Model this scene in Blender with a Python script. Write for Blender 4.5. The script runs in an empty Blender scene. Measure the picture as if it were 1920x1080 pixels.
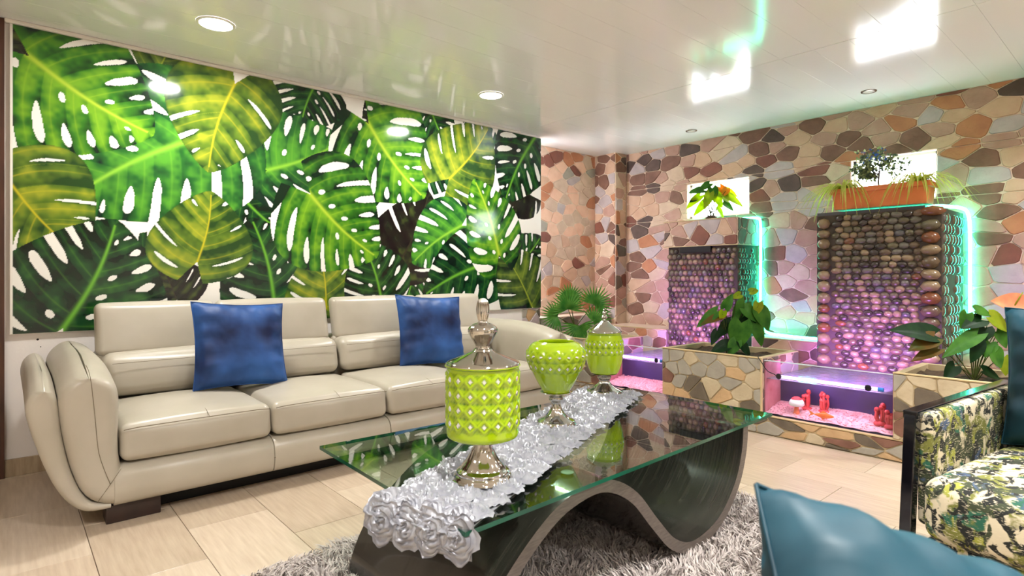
import bpy, math, random
import numpy as np
from mathutils import Vector, Matrix
R = random.Random(7)
scene = bpy.context.scene
COL = scene.collection

# ------------------------------------------------------------------ camera, world, light, exposure
cam = bpy.data.cameras.new('camera')
cam.lens = 1085 / 1920 * 36
cam.sensor_width = 36
cam.shift_y = -23 / 1920
cam.clip_start = 0.02
cam.dof.use_dof = True
cam.dof.focus_distance = 3.2
cam.dof.aperture_fstop = 4.5
camo = bpy.data.objects.new('camera', cam)
camo.location = (0, 0, 1.1)
camo.rotation_euler = (math.radians(90), 0, math.radians(48.79 - 90))
COL.objects.link(camo)
scene.camera = camo

world = bpy.data.worlds.new('World')
scene.world = world
world.use_nodes = True
bg = world.node_tree.nodes['Background']
bg.inputs[0].default_value = (0.93, 0.96, 1.0, 1)
bg.inputs[1].default_value = 16.0

vs = scene.view_settings
vs.view_transform = 'Standard'
vs.look = 'None'
vs.gamma = 1
vs.use_curve_mapping = False
vs.exposure = 0.22
LAMP_W = 34.0
TEAL_E, VIOLET_E, VIOLET_W, PINK_W = 20.0, 6.0, 17.0, 3.6


def area(name, loc, size, power, color=(1, 1, 1), rot=(0, 0, 0), shape='DISK', size_y=None):
    l = bpy.data.lights.new(name, 'AREA')
    l.shape = shape
    l.size = size
    if size_y:
        l.size_y = size_y
    l.energy = power
    l.color = color
    o = bpy.data.objects.new(name, l)
    o.location = loc
    o.rotation_euler = rot
    COL.objects.link(o)
    return o


# ------------------------------------------------------------------ helpers
def lin(c):
    return tuple(((x / 255) / 12.92 if x / 255 <= 0.04045 else ((x / 255 + 0.055) / 1.055) ** 2.4) for x in c)


MATS = {}


def mat(name, col, rough=0.5, metal=0.0, col2=None, nscale=6.0, namt=1.0, stretch=(1, 1, 1), bump=0.0, bscale=40.0,
        coat=0.0, spec=None, sheen=0.0, emit=None, estr=0.0, detail=3.0, coatr=0.05):
    if name in MATS:
        return MATS[name]
    m = bpy.data.materials.new(name)
    m.use_nodes = True
    nt = m.node_tree
    b = nt.nodes['Principled BSDF']
    L4 = lin(col) + (1,)
    b.inputs['Base Color'].default_value = L4
    b.inputs['Roughness'].default_value = rough
    b.inputs['Metallic'].default_value = metal
    if coat:
        b.inputs['Coat Weight'].default_value = coat
        b.inputs['Coat Roughness'].default_value = coatr
    if spec is not None:
        b.inputs['Specular IOR Level'].default_value = spec
    if sheen:
        b.inputs['Sheen Weight'].default_value = sheen
        b.inputs['Sheen Roughness'].default_value = 0.35
        b.inputs['Sheen Tint'].default_value = tuple(min(1, x * 2.2 + .1) for x in L4[:3]) + (1,)
    if emit:
        b.inputs['Emission Color'].default_value = tuple(emit) + (1,)
        b.inputs['Emission Strength'].default_value = estr
    if col2 or bump:
        tc = nt.nodes.new('ShaderNodeTexCoord')
        mp = nt.nodes.new('ShaderNodeMapping')
        mp.inputs['Scale'].default_value = stretch
        nt.links.new(tc.outputs['Object'], mp.inputs['Vector'])
    if col2:
        n = nt.nodes.new('ShaderNodeTexNoise')
        n.inputs['Scale'].default_value = nscale
        n.inputs['Detail'].default_value = detail
        nt.links.new(mp.outputs[0], n.inputs['Vector'])
        cr = nt.nodes.new('ShaderNodeValToRGB')
        cr.color_ramp.elements[0].position = 0.5 - 0.2 * namt
        cr.color_ramp.elements[1].position = 0.5 + 0.2 * namt
        cr.color_ramp.elements[0].color = L4
        cr.color_ramp.elements[1].color = lin(col2) + (1,)
        nt.links.new(n.outputs['Fac'], cr.inputs[0])
        nt.links.new(cr.outputs[0], b.inputs['Base Color'])
    if bump:
        n2 = nt.nodes.new('ShaderNodeTexNoise')
        n2.inputs['Scale'].default_value = bscale
        n2.inputs['Detail'].default_value = 2
        nt.links.new(mp.outputs[0], n2.inputs['Vector'])
        bp = nt.nodes.new('ShaderNodeBump')
        bp.inputs['Strength'].default_value = bump
        bp.inputs['Distance'].default_value = 0.01
        nt.links.new(n2.outputs['Fac'], bp.inputs['Height'])
        nt.links.new(bp.outputs[0], b.inputs['Normal'])
    MATS[name] = m
    return m


def thin_glass(name, tint, refl_rough=0.02, ior=1.5, gain=1.0):
    """pane glass: clear with a tint, fresnel reflection on top"""
    m = bpy.data.materials.new(name)
    m.use_nodes = True
    nt = m.node_tree
    nt.nodes.clear()
    out = nt.nodes.new('ShaderNodeOutputMaterial')
    mix = nt.nodes.new('ShaderNodeMixShader')
    tr = nt.nodes.new('ShaderNodeBsdfTransparent')
    tr.inputs[0].default_value = tuple(tint) + (1,)
    gl = nt.nodes.new('ShaderNodeBsdfGlossy')
    gl.inputs['Roughness'].default_value = refl_rough
    lw = nt.nodes.new('ShaderNodeLayerWeight')
    lw.inputs['Blend'].default_value = 0.5
    pw = nt.nodes.new('ShaderNodeMath')
    pw.operation = 'POWER'
    pw.inputs[1].default_value = 5.0
    nt.links.new(lw.outputs['Facing'], pw.inputs[0])
    f0 = ((ior - 1) / (ior + 1)) ** 2
    mu = nt.nodes.new('ShaderNodeMath')
    mu.operation = 'MULTIPLY_ADD'
    mu.use_clamp = True
    mu.inputs[1].default_value = (1 - f0) * gain
    mu.inputs[2].default_value = f0 * gain
    nt.links.new(pw.outputs[0], mu.inputs[0])
    nt.links.new(mu.outputs[0], mix.inputs[0])
    nt.links.new(tr.outputs[0], mix.inputs[1])
    nt.links.new(gl.outputs[0], mix.inputs[2])
    nt.links.new(mix.outputs[0], out.inputs[0])
    MATS[name] = m
    return m


def link(name, me, parent=None, m=None, smooth=False, angle=None):
    if m is not None and not me.materials:
        me.materials.append(m)
    if smooth:
        me.shade_smooth()
        if angle:
            me.set_sharp_from_angle(angle=math.radians(angle))
    o = bpy.data.objects.new(name, me)
    COL.objects.link(o)
    if parent is not None:
        o.parent = parent
    return o


def mesh(name, V, F, m=None, parent=None, smooth=False, angle=None):
    me = bpy.data.meshes.new(name)
    me.from_pydata([tuple(v) for v in V], [], F)
    me.validate()
    me.update()
    return link(name, me, parent, m, smooth, angle)


def tag(o, label=None, cat=None, group=None, kind=None):
    if label: o['label'] = label
    if cat: o['category'] = cat
    if group: o['group'] = group
    if kind: o['kind'] = kind
    return o


def empty(name, loc=(0, 0, 0), rz=0.0, label=None, cat=None, group=None, kind=None):
    o = bpy.data.objects.new(name, None)
    o.empty_display_size = 0.05
    o.location = loc
    o.rotation_euler = (0, 0, rz)
    COL.objects.link(o)
    return tag(o, label, cat, group, kind)


class G:
    """collects geometry for one mesh"""
    def __init__(s):
        s.V, s.F = [], []

    def add(s, V, F):
        n = len(s.V)
        s.V += [tuple(v) for v in V]
        s.F += [tuple(i + n for i in f) for f in F]
        return s

    def box(s, x0, x1, y0, y1, z0, z1):
        V = [(x, y, z) for x in (x0, x1) for y in (y0, y1) for z in (z0, z1)]
        F = [(0, 1, 3, 2), (4, 6, 7, 5), (0, 4, 5, 1), (2, 3, 7, 6), (0, 2, 6, 4), (1, 5, 7, 3)]
        return s.add(V, F)

    def build(s, name, m, parent=None, smooth=False, angle=None):
        return mesh(name, s.V, s.F, m, parent, smooth, angle)


def box(name, x0, x1, y0, y1, z0, z1, m, parent=None):
    return G().box(x0, x1, y0, y1, z0, z1).build(name, m, parent)


def bbox(x0, x1, y0, y1, z0, z1, b=0.004):
    """box with chamfered edges"""
    return rbox((x0 + x1) / 2, (y0 + y1) / 2, (z0 + z1) / 2, x1 - x0, y1 - y0, z1 - z0, b, n=1, e=1)


def rbox(cx, cy, cz, sx, sy, sz, r, puff=(0, 0, 0), n=6, e=3, warp=None):
    h = (sx / 2, sy / 2, sz / 2)
    r = min(r, h[0], h[1], h[2])

    def ts(k):
        inner = (h[k] - r) / h[k]
        a = [-1 + (1 - inner) * i / e for i in range(e)]
        mid = [-inner + 2 * inner * i / n for i in range(n + 1)] if inner > 1e-6 else [0]
        return a + mid + [-x for x in reversed(a)]
    T = [ts(0), ts(1), ts(2)]
    V, F, idx = [], [], {}

    def vid(t):
        key = tuple(round(x, 5) for x in t)
        if key in idx:
            return idx[key]
        p = [h[k] * t[k] for k in range(3)]
        q = [max(-(h[k] - r), min(h[k] - r, p[k])) for k in range(3)]
        d = [p[k] - q[k] for k in range(3)]
        L = math.sqrt(sum(x * x for x in d)) or 1
        p = [q[k] + d[k] / L * r for k in range(3)]
        for k in range(3):
            a, b = [j for j in range(3) if j != k]
            if puff[k]:
                p[k] += (1 if t[k] > 0 else -1) * abs(t[k]) * puff[k] * (1 - t[a] ** 2) * (1 - t[b] ** 2)
        v = (cx + p[0], cy + p[1], cz + p[2])
        if warp:
            v = warp(v)
        idx[key] = len(V)
        V.append(v)
        return idx[key]
    for k in range(3):
        a, b = [(1, 2), (2, 0), (0, 1)][k]
        for s in (-1, 1):
            for i in range(len(T[a]) - 1):
                for j in range(len(T[b]) - 1):
                    c = []
                    for (ii, jj) in ((i, j), (i + 1, j), (i + 1, j + 1), (i, j + 1)):
                        t = [0, 0, 0]
                        t[k] = s
                        t[a] = T[a][ii]
                        t[b] = T[b][jj]
                        c.append(vid(t))
                    if s < 0:
                        c.reverse()
                    F.append(tuple(c))
    return V, F


def catmull(P, n=6, closed=False):
    P = [Vector(p) for p in P]
    out = []
    N = len(P)
    rng = range(N if closed else N - 1)
    for i in rng:
        p0 = P[(i - 1) % N] if closed or i > 0 else P[0]
        p1, p2 = P[i], P[(i + 1) % N]
        p3 = P[(i + 2) % N] if closed or i + 2 < N else P[-1]
        for k in range(n):
            t = k / n
            out.append(0.5 * ((2 * p1) + (p2 - p0) * t + (2 * p0 - 5 * p1 + 4 * p2 - p3) * t * t + (3 * p1 - p0 - 3 * p2 + p3) * t ** 3))
    if not closed:
        out.append(P[-1])
    return out


def tube(P, r, seg=8, caps=True, r2=None):
    """tube along points, radius r tapering to r2"""
    P = [Vector(p) for p in P]
    V, F = [], []
    up = Vector((0, 0, 1))
    N = len(P)
    prev = None
    for i, p in enumerate(P):
        t = (P[min(i + 1, N - 1)] - P[max(i - 1, 0)])
        t = t.normalized() if t.length > 1e-9 else up
        a = prev if prev is not None else (up if abs(t.z) < 0.9 else Vector((1, 0, 0)))
        b = t.cross(a)
        if b.length < 1e-6:
            b = t.cross(Vector((1, 0.3, 0)))
        b.normalize()
        a = b.cross(t).normalized()
        prev = a
        rr = r if r2 is None else r + (r2 - r) * i / max(1, N - 1)
        for k in range(seg):
            w = 2 * math.pi * k / seg
            V.append(p + a * rr * math.cos(w) + b * rr * math.sin(w))
    for i in range(N - 1):
        for k in range(seg):
            k2 = (k + 1) % seg
            F.append((i * seg + k, i * seg + k2, (i + 1) * seg + k2, (i + 1) * seg + k))
    if caps:
        F.append(tuple(range(seg))[::-1])
        F.append(tuple((N - 1) * seg + k for k in range(seg)))
    return V, F


def lathe(prof, seg=48, fn=None):
    V, F = [], []
    for j, (r, z) in enumerate(prof):
        for k in range(seg):
            w = 2 * math.pi * k / seg
            rr = r + (fn(w, z, r) if fn else 0)
            V.append((rr * math.cos(w), rr * math.sin(w), z))
    for j in range(len(prof) - 1):
        for k in range(seg):
            k2 = (k + 1) % seg
            F.append((j * seg + k, j * seg + k2, (j + 1) * seg + k2, (j + 1) * seg + k))
    F.append(tuple(range(seg))[::-1])
    F.append(tuple((len(prof) - 1) * seg + k for k in range(seg)))
    return V, F


def inset(poly, d):
    """move a closed 2D polygon inwards along its vertex normals (counter-clockwise polygon)"""
    out = []
    N = len(poly)
    for i in range(N):
        p0, p1, p2 = Vector(poly[i - 1]), Vector(poly[i]), Vector(poly[(i + 1) % N])
        e = (p2 - p0)
        n = Vector((-e.y, e.x))
        if n.length > 1e-9:
            n.normalize()
        out.append(p1 + n * d)
    return out


def prism(prof, c0, c1, r, put, steps=4, mid=1):
    """closed CCW profile swept from c0 to c1 with rounded ends; put(a, b, c) -> point"""
    rings = []
    for i in range(steps + 1):
        w = math.pi / 2 * i / steps
        rings.append((c0 + r * (1 - math.sin(w)), r * (1 - math.cos(w))))
    rings = [(c, ins) for (c, ins) in reversed(rings)]          # from the very end (deep inset) inwards
    seq = rings[:]
    for i in range(1, mid):
        seq.append((c0 + r + (c1 - c0 - 2 * r) * i / mid, 0))
    seq += [(c0 + c1 - c, ins) for (c, ins) in reversed(rings)]
    V, F = [], []
    N = len(prof)
    for (c, ins) in seq:
        for q in inset(prof, ins):
            V.append(put(q[0], q[1], c))
    for j in range(len(seq) - 1):
        for k in range(N):
            k2 = (k + 1) % N
            F.append((j * N + k, j * N + k2, (j + 1) * N + k2, (j + 1) * N + k))
    F.append(tuple(range(N))[::-1])
    F.append(tuple((len(seq) - 1) * N + k for k in range(N)))
    return V, F


# ------------------------------------------------------------------ stone cladding
def clip(poly, a, b, c):
    """keep a*x + b*y <= c"""
    out = []
    for i in range(len(poly)):
        p, q = poly[i], poly[(i + 1) % len(poly)]
        dp, dq = a * p[0] + b * p[1] - c, a * q[0] + b * q[1] - c
        if dp <= 0:
            out.append(p)
        if dp * dq < 0:
            t = dp / (dp - dq)
            out.append((p[0] + (q[0] - p[0]) * t, p[1] + (q[1] - p[1]) * t))
    return out


def clip_rect(poly, r):
    u0, u1, v0, v1 = r
    for a, b, c in ((-1, 0, -u0), (1, 0, u1), (0, -1, -v0), (0, 1, v1)):
        poly = clip(poly, a, b, c)
        if len(poly) < 3:
            return []
    return poly


def parea(p):
    return 0.5 * sum(p[i][0] * p[(i + 1) % len(p)][1] - p[(i + 1) % len(p)][0] * p[i][1] for i in range(len(p)))


def cells(u0, u1, v0, v1, su, sv, rng, jit=0.42):
    nu, nv = max(1, round((u1 - u0) / su)), max(1, round((v1 - v0) / sv))
    P = {}
    for i in range(-2, nu + 3):
        for j in range(-2, nv + 3):
            P[(i, j)] = (i + 0.5 + (0.5 if j % 2 else 0) + rng.uniform(-jit, jit), j + 0.5 + rng.uniform(-jit, jit))
    out = []
    for i in range(-1, nu + 2):
        for j in range(-1, nv + 2):
            p = P[(i, j)]
            poly = [(p[0] - 2, p[1] - 2), (p[0] + 2, p[1] - 2), (p[0] + 2, p[1] + 2), (p[0] - 2, p[1] + 2)]
            for di in (-2, -1, 0, 1, 2):
                for dj in (-2, -1, 0, 1, 2):
                    if (di or dj) and (i + di, j + dj) in P:
                        q = P[(i + di, j + dj)]
                        a, b = q[0] - p[0], q[1] - p[1]
                        poly = clip(poly, a, b, (a * (p[0] + q[0]) + b * (p[1] + q[1])) / 2)
                        if len(poly) < 3:
                            break
                if len(poly) < 3:
                    break
            if len(poly) >= 3:
                out.append([(u0 + x * (u1 - u0) / nu, v0 + y * (v1 - v0) / nv) for x, y in poly])
    return out


def stone_shape(poly, gap, th):
    """2D polygon -> (V, F) in (u, v, depth): gap on all sides, corners cut, face proud"""
    N = len(poly)
    if parea(poly) < 0:
        poly = poly[::-1]
    for i in range(N):
        p, q = poly[i], poly[(i + 1) % N]
        ex, ey = q[0] - p[0], q[1] - p[1]
        L = math.hypot(ex, ey)
        if L < 1e-6:
            continue
    sh = poly
    for i in range(N):
        p, q = poly[i], poly[(i + 1) % N]
        ex, ey = q[0] - p[0], q[1] - p[1]
        L = math.hypot(ex, ey)
        if L < 1e-6:
            continue
        nx, ny = ey / L, -ex / L
        sh = clip(sh, nx, ny, nx * p[0] + ny * p[1] - gap)
        if len(sh) < 3:
            return None
    if parea(sh) < 2.5e-4:
        return None
    cut = []
    for i in range(len(sh)):
        p, q = sh[i], sh[(i + 1) % len(sh)]
        f = 0.13
        cut.append((p[0] + (q[0] - p[0]) * f, p[1] + (q[1] - p[1]) * f))
        cut.append((p[0] + (q[0] - p[0]) * (1 - f), p[1] + (q[1] - p[1]) * (1 - f)))
    cx = sum(p[0] for p in cut) / len(cut)
    cy = sum(p[1] for p in cut) / len(cut)
    V = [(p[0], p[1], 0.0) for p in cut]
    for p in cut:
        d = max(1e-4, math.hypot(p[0] - cx, p[1] - cy))
        k = max(0.3, 1 - 0.005 / d)
        V.append((cx + (p[0] - cx) * k, cy + (p[1] - cy) * k, th))
    n = len(cut)
    F = [(i, (i + 1) % n, n + (i + 1) % n, n + i) for i in range(n)] + [tuple(range(n, 2 * n))]
    return V, F


def clad(parent, rects, bounds, su, sv, put, pal, seed, gap=0.003, th=(0.005, 0.011), most=300, flip=False, rest='stone_cladding'):
    rng = random.Random(seed)
    left = {}
    n = 0
    for poly in cells(*bounds, su, sv, rng):
        m = rng.choice(pal)
        for r in rects:
            c = clip_rect(poly, r)
            if len(c) < 3:
                continue
            s = stone_shape(c, gap, rng.uniform(*th))
            if not s:
                continue
            V = [put(*v) for v in s[0]]
            F = [f[::-1] for f in s[1]] if flip else s[1]
            if n < most:
                mesh('stone', V, F, m, parent)
                n += 1
            else:
                left.setdefault(m.name, G()).add(V, F)
    for k in left:
        tag(left[k].build(rest, MATS[k], parent), kind='stuff')
    return n


def stone_mat(name, a, b, rough=0.55):
    return mat(name, a, rough, col2=b, nscale=9, namt=1.2, bump=0.35, bscale=35, detail=6)


S_TAN = stone_mat('stone_tan', (196, 156, 130), (214, 180, 154))
S_PINK = stone_mat('stone_pink', (192, 154, 138), (172, 132, 118))
S_BROWN = stone_mat('stone_brown', (108, 74, 60), (140, 100, 84))
S_DARK = stone_mat('stone_dark', (70, 52, 48), (104, 82, 74))
S_LILAC = stone_mat('stone_lilac', (172, 158, 160), (198, 184, 184))
S_ORANGE = stone_mat('stone_orange', (196, 134, 96), (172, 110, 78))
S_RED = stone_mat('stone_red', (142, 86, 70), (116, 70, 58))
S_BEIGE = stone_mat('stone_beige', (218, 194, 172), (196, 168, 146))
S_GREY = stone_mat('stone_grey', (150, 144, 132), (174, 166, 152))
S_CREAM = stone_mat('stone_cream', (204, 188, 158), (182, 164, 134))
S_OLIVE = stone_mat('stone_olive', (88, 78, 66), (116, 104, 88))
S_OCHRE = stone_mat('stone_ochre', (206, 172, 130), (184, 150, 110))
S_LIT = stone_mat('stone_lit', (238, 200, 174), (222, 176, 148))  # bright warm light of the recess put into the stone colour
PAL_WALL = [S_TAN, S_TAN, S_PINK, S_PINK, S_PINK, S_BROWN, S_BROWN, S_DARK, S_LILAC, S_LILAC, S_ORANGE, S_RED, S_BEIGE, S_TAN, S_PINK, S_BROWN, S_LILAC, S_BEIGE]
PAL_PLANT = [S_CREAM, S_CREAM, S_GREY, S_GREY, S_OLIVE, S_OLIVE, S_OLIVE, S_OCHRE, S_CREAM, S_BROWN, S_BROWN, S_GREY]
PAL_LIT = [S_LIT, S_LIT, S_LIT, S_BEIGE, S_BEIGE, S_TAN, S_ORANGE, S_RED, S_LILAC, S_BEIGE, S_GREY]  # recess wall palette, lightened to carry the light that falls there
GROUT = mat('grout', (226, 204, 184), 0.8, bump=0.2, bscale=80)
GROUT_P = mat('grout_planter', (188, 168, 132), 0.8)

# ------------------------------------------------------------------ room shell
CH = 2.5          # ceiling height
YM = 4.2          # wall that carries the mural
XS = 5.41         # stone wall
WHITE = mat('wall_paint', (232, 226, 222), 0.6, bump=0.05, bscale=60)
PLAIN = mat('plain_wall', (222, 214, 204), 0.7)

fl = tag(box('floor', -2.6, 5.6, -3.1, 4.6, -0.05, -0.006, mat('tile_joint', (140, 122, 104), 0.8)), kind='structure')
tile_mats = []
for i, (a, b) in enumerate([((202, 184, 162), (170, 150, 128)), ((194, 177, 155), (162, 142, 120)), ((208, 192, 171), (178, 158, 136))]):
    m = mat('wood_look_tile_%d' % i, a, 0.30, col2=b, nscale=9, namt=1.6, stretch=(7, 0.55, 1), bump=0.04, bscale=30, detail=6)
    tile_mats.append(m)
TW, TL = 0.335, 0.67
for k in range(-8, 13):
    x0 = -0.075 + TW * k
    x1 = x0 + TW
    y = (2.81 if k % 2 == 0 else 2.475) - TL * 8
    while y < 4.19:
        y0, y1 = max(y, -3.0), min(y + TL, 4.195)
        if y1 - y0 > 0.02 and x1 > -2.5 and x0 < 3.955:
            mesh('floor_tile', *bbox(max(x0, -2.5) + .0012, min(x1, 3.96) - .0012, y0 + .0012, y1 - .0012, -0.008, 0.0, 0.0015), R.choice(tile_mats), fl)
        y += TL

CEIL = mat('gloss_ceiling', (240, 239, 238), 0.12, spec=0.5, bump=0.035, bscale=2.2, stretch=(0.9, 5, 1))
ce = tag(box('ceiling', -2.6, 5.6, -3.1, 4.6, CH + 0.012, CH + 0.06, PLAIN), kind='structure')
SEAM = 3.77
yy = 4.47
while yy > -3.0:
    w = 0.2
    for (xa, xb) in ((-2.5, SEAM - 0.0025), (SEAM + 0.0025, 5.41)):
        t = R.uniform(-0.0005, 0.0005)
        V, F = bbox(xa, xb, yy - w + .0004, yy - .0004, CH, CH + 0.012, 0.0006)
        cy = yy - w / 2
        V = [(v[0], v[1], v[2] + t * (v[1] - cy) / w) for v in V]
        mesh('ceiling_panel', V, F, CEIL, ce)
    yy -= w

wl = tag(box('wall_left', -0.004, 4.05, YM, YM + 0.12, 0, CH + .03, WHITE), kind='structure')
tag(box('wall_far', -2.6, -0.9, YM, YM + 0.12, 0, CH + .03, PLAIN), kind='structure')
tag(box('wall_rear', -2.6, 5.6, -3.1, -3.0, 0, CH + .03, PLAIN), kind='structure')
tag(box('wall_side', -2.6, -2.5, -3.0, YM, 0, CH + .03, PLAIN), kind='structure')
tag(mesh('trim_1', *bbox(-0.004, SEAM - 0.004, YM - 0.035, YM, CH - 0.022, CH, 0.006), mat('crown_white', (226, 220, 210), 0.35)), kind='structure')
# brown door beside the mural
dr = empty('door_1', kind='structure')
WOODB = mat('door_wood', (84, 50, 34), 0.45, col2=(60, 34, 24), nscale=8, stretch=(6, 6, 0.6))
box('door_leaf', -0.88, -0.09, YM - 0.01, YM + 0.03, 0.0, 2.06, WOODB, dr)
box('door_jamb', -0.09, -0.003, YM - 0.03, YM + 0.12, 0.0, 2.495, WOODB, dr)
box('door_head', -0.9, -0.09, YM - 0.03, YM + 0.12, 2.06, 2.495, WOODB, dr)
# baseboard
bb = empty('baseboard_left', kind='structure')
BASEM = mat('baseboard_tile', (178, 158, 130), 0.4, col2=(150, 130, 104), nscale=8, stretch=(7, 1, 1))
for x in (-0.004, 0.6, 1.2, 1.8, 2.4, 3.0, 3.6):
    mesh('baseboard_tile', *bbox(x + .001, min(x + 0.6, 3.8) - .001, YM - 0.014, YM, 0, 0.095, 0.002), BASEM, bb)
# screw holes in the plaster
for (x, z, r) in ((0.137, 0.742, .006), (0.15, 0.70, .003)):
    V, F = lathe([(r, 0), (r * .6, .001), (r * .1, .001)], 10)
    mesh('screw_hole', [(x + a, YM - .0006 - c * .5, z + b) for a, b, c in V], F, mat('hole_dark', (40, 32, 28), 0.9), wl)

# stone end of the mural wall, recess, ledge, corner column, stone wall
clad(wl, [(3.803, 4.05, 0, 0.775)], (3.803, 4.05, 0, 0.775), .16, .1, lambda u, v, d: (u, YM - 0.002 - d, v), [S_LILAC, S_GREY, S_PINK, S_OCHRE, S_OLIVE], 3)
wr = tag(box('wall_recess', 4.05, 5.3, 4.47, 4.6, 0, CH + .03, GROUT), kind='structure')
clad(wr, [(4.05, 5.21, 0.68, CH)], (4.05, 5.21, 0.6, CH), .17, .12, lambda u, v, d: (u, 4.47 - d, v), PAL_LIT, 5)
lg = tag(box('trim_2', 4.06, 5.2, 4.22, 4.46, 0, 0.672, GROUT), kind='structure')
clad(lg, [(4.06, 5.2, 0.1, 0.67)], (4.06, 5.2, 0.1, 0.67), .18, .12, lambda u, v, d: (u, 4.22 - d, v), [S_LILAC, S_GREY, S_PINK, S_OLIVE], 6)
cm = tag(box('trim_3', 5.21, 5.6, 4.17, 4.6, 0, CH, GROUT), kind='structure')
clad(cm, [(4.17, 4.47, 0.4, CH)], (4.17, 4.47, 0.4, CH), .15, .12, lambda u, v, d: (5.21 - d, u, v), PAL_WALL, 8, flip=True)
clad(cm, [(5.21, 5.405, 0.4, CH)], (5.21, 5.405, 0.4, CH), .15, .12, lambda u, v, d: (u, 4.17 - d, v), PAL_WALL + [S_GREY, S_OLIVE], 9)

W1 = (2.70, 3.37, 1.70, 2.055)       # window openings: y0, y1, z0, z1
W2 = (1.20, 1.80, 1.70, 2.075)
Y0, Y1 = -3.0, 4.165
wall = empty('wall_right', kind='structure')
rects = [(Y0, Y1, 0, W1[2]), (Y0, Y1, W2[3], CH + .03), (W1[1], Y1, W1[2], W2[3]), (W2[1], W1[0], W1[2], W2[3]), (Y0, W2[0], W1[2], W2[3]), (W1[0], W1[1], W1[3], W2[3])]
g = G()
for (a, b, c, d) in rects:
    g.box(XS, XS + 0.12, a, b, c, d)
g.build('wall_core', GROUT, wall)
vis = [(max(a, 0.45), b, max(c, 0.42), min(d, CH)) for (a, b, c, d) in rects]
clad(wall, vis, (0.45, Y1, 0.42, CH), .20, .122, lambda u, v, d: (XS - d, u, v), PAL_WALL, 12, flip=True, gap=0.0025, most=300)
clad(wall, [(-2.9, 0.45, 0.0, CH)], (-2.9, 0.45, 0.0, CH), .22, .13, lambda u, v, d: (XS - d, u, v), PAL_WALL, 13, flip=True, most=0)
FRM = mat('window_frame_white', (240, 240, 240), 0.4)
PANE = thin_glass('window_glass', (0.97, 0.98, 1.0))
for i, (a, b, c, d) in enumerate((W1, W2)):
    wn = empty('window_%d' % (i + 1), kind='structure')
    g = G().box(XS + .06, XS + .09, a, b, c, c + .02).box(XS + .06, XS + .09, a, b, d - .02, d).box(XS + .06, XS + .09, a, a + .02, c, d).box(XS + .06, XS + .09, b - .02, b, c, d)
    g.build('window_frame', FRM, wn)
    box('window_pane', XS + .072, XS + .076, a + .02, b - .02, c + .02, d - .02, PANE, wn)
    l = area('window_portal', (XS + 0.14, (a + b) / 2, (c + d) / 2), b - a, 1, rot=(0, math.radians(-90), 0), shape='RECTANGLE', size_y=d - c)
    l.data.size, l.data.size_y = d - c, b - a
    l.data.cycles.is_portal = True

# ------------------------------------------------------------------ ceiling lights
LIT = mat('lamp_glow', (255, 255, 255), 0.5, emit=(1, 0.97, 0.92), estr=22)
RING = mat('lamp_ring', (236, 234, 228), 0.3)
STEEL = mat('steel_ring', (150, 146, 138), 0.25, metal=1.0)


def disk_light(x, y, label, r=0.085, power=LAMP_W, lit=True, group='round ceiling lights'):
    o = empty('ceiling_light', (x, y, CH), label=label, cat='light', group=group)
    V, F = lathe([(r * .98, -0.004), (r, -.008), (r + .012, -0.006), (r + .014, -0.0005)], 32)
    mesh('trim_ring', V, F[:-2], RING if lit else STEEL, o, True, 50)
    V, F = lathe([(r, -0.003), (r * .99, -0.006), (r * .5, -.007), (0.001, -0.007)], 32)
    if lit:
        mesh('diffuser', V, F, LIT, o, True)
        area('disk_light', (x, y, CH - 0.02), r * 2, power, (1, 0.975, 0.935))
    else:
        mesh('lens', V, F, mat('unlit_lens', (222, 216, 206), 0.25), o, True)


disk_light(0.88, 3.50, 'lit round ceiling light above the light grey sofa, near the brown door')
disk_light(2.83, 3.48, 'lit round ceiling light over the sofa end closest to the stone wall')
disk_light(4.98, 3.06, 'small unlit recessed light near the window with the yellow leaved plant', 0.04, lit=False, group='small recessed lights by the stone wall')
disk_light(4.93, 1.52, 'small unlit recessed light above the terracotta window planter', 0.04, lit=False, group='small recessed lights by the stone wall')
for (x, y, p) in ((0.88, 0.5, 1.0), (2.83, 0.2, 1.0), (4.5, 0.1, .6), (-1.0, 1.2, .8), (1.6, -1.6, 1.2), (-1.0, -1.6, 1.0), (3.9, -1.6, 1.0)):  # unseen fill lamps added to brighten the room
    fill = area('disk_light', (x, y, CH - 0.01), .17, LAMP_W * p * 1.1, (1, 0.985, 0.965))
    fill.data.spread = math.radians(132)          # added fill lamps: limited spread keeps their glare off the mural

# ------------------------------------------------------------------ mural: flat print of monstera leaves
def srgb(c):
    c = np.array(c, float) / 255
    return np.where(c <= 0.04045, c / 12.92, ((c + 0.055) / 1.055) ** 2.4)


def vnoise(nx, nz, cx, cz, seed):
    rs = np.random.RandomState(seed)
    gxy = rs.rand(cz + 2, cx + 2)
    x = np.linspace(0, cx, nx)
    z = np.linspace(0, cz, nz)
    xi, zi = np.minimum(x.astype(int), cx), np.minimum(z.astype(int), cz)
    fx, fz = x - xi, z - zi
    fx, fz = fx * fx * (3 - 2 * fx), fz * fz * (3 - 2 * fz)
    A = gxy[np.ix_(zi, xi)]
    B = gxy[np.ix_(zi, xi + 1)]
    C = gxy[np.ix_(zi + 1, xi)]
    D = gxy[np.ix_(zi + 1, xi + 1)]
    return (A * (1 - fx) + B * fx) * (1 - fz)[:, None] + (C * (1 - fx) + D * fx) * fz[:, None]


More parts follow.
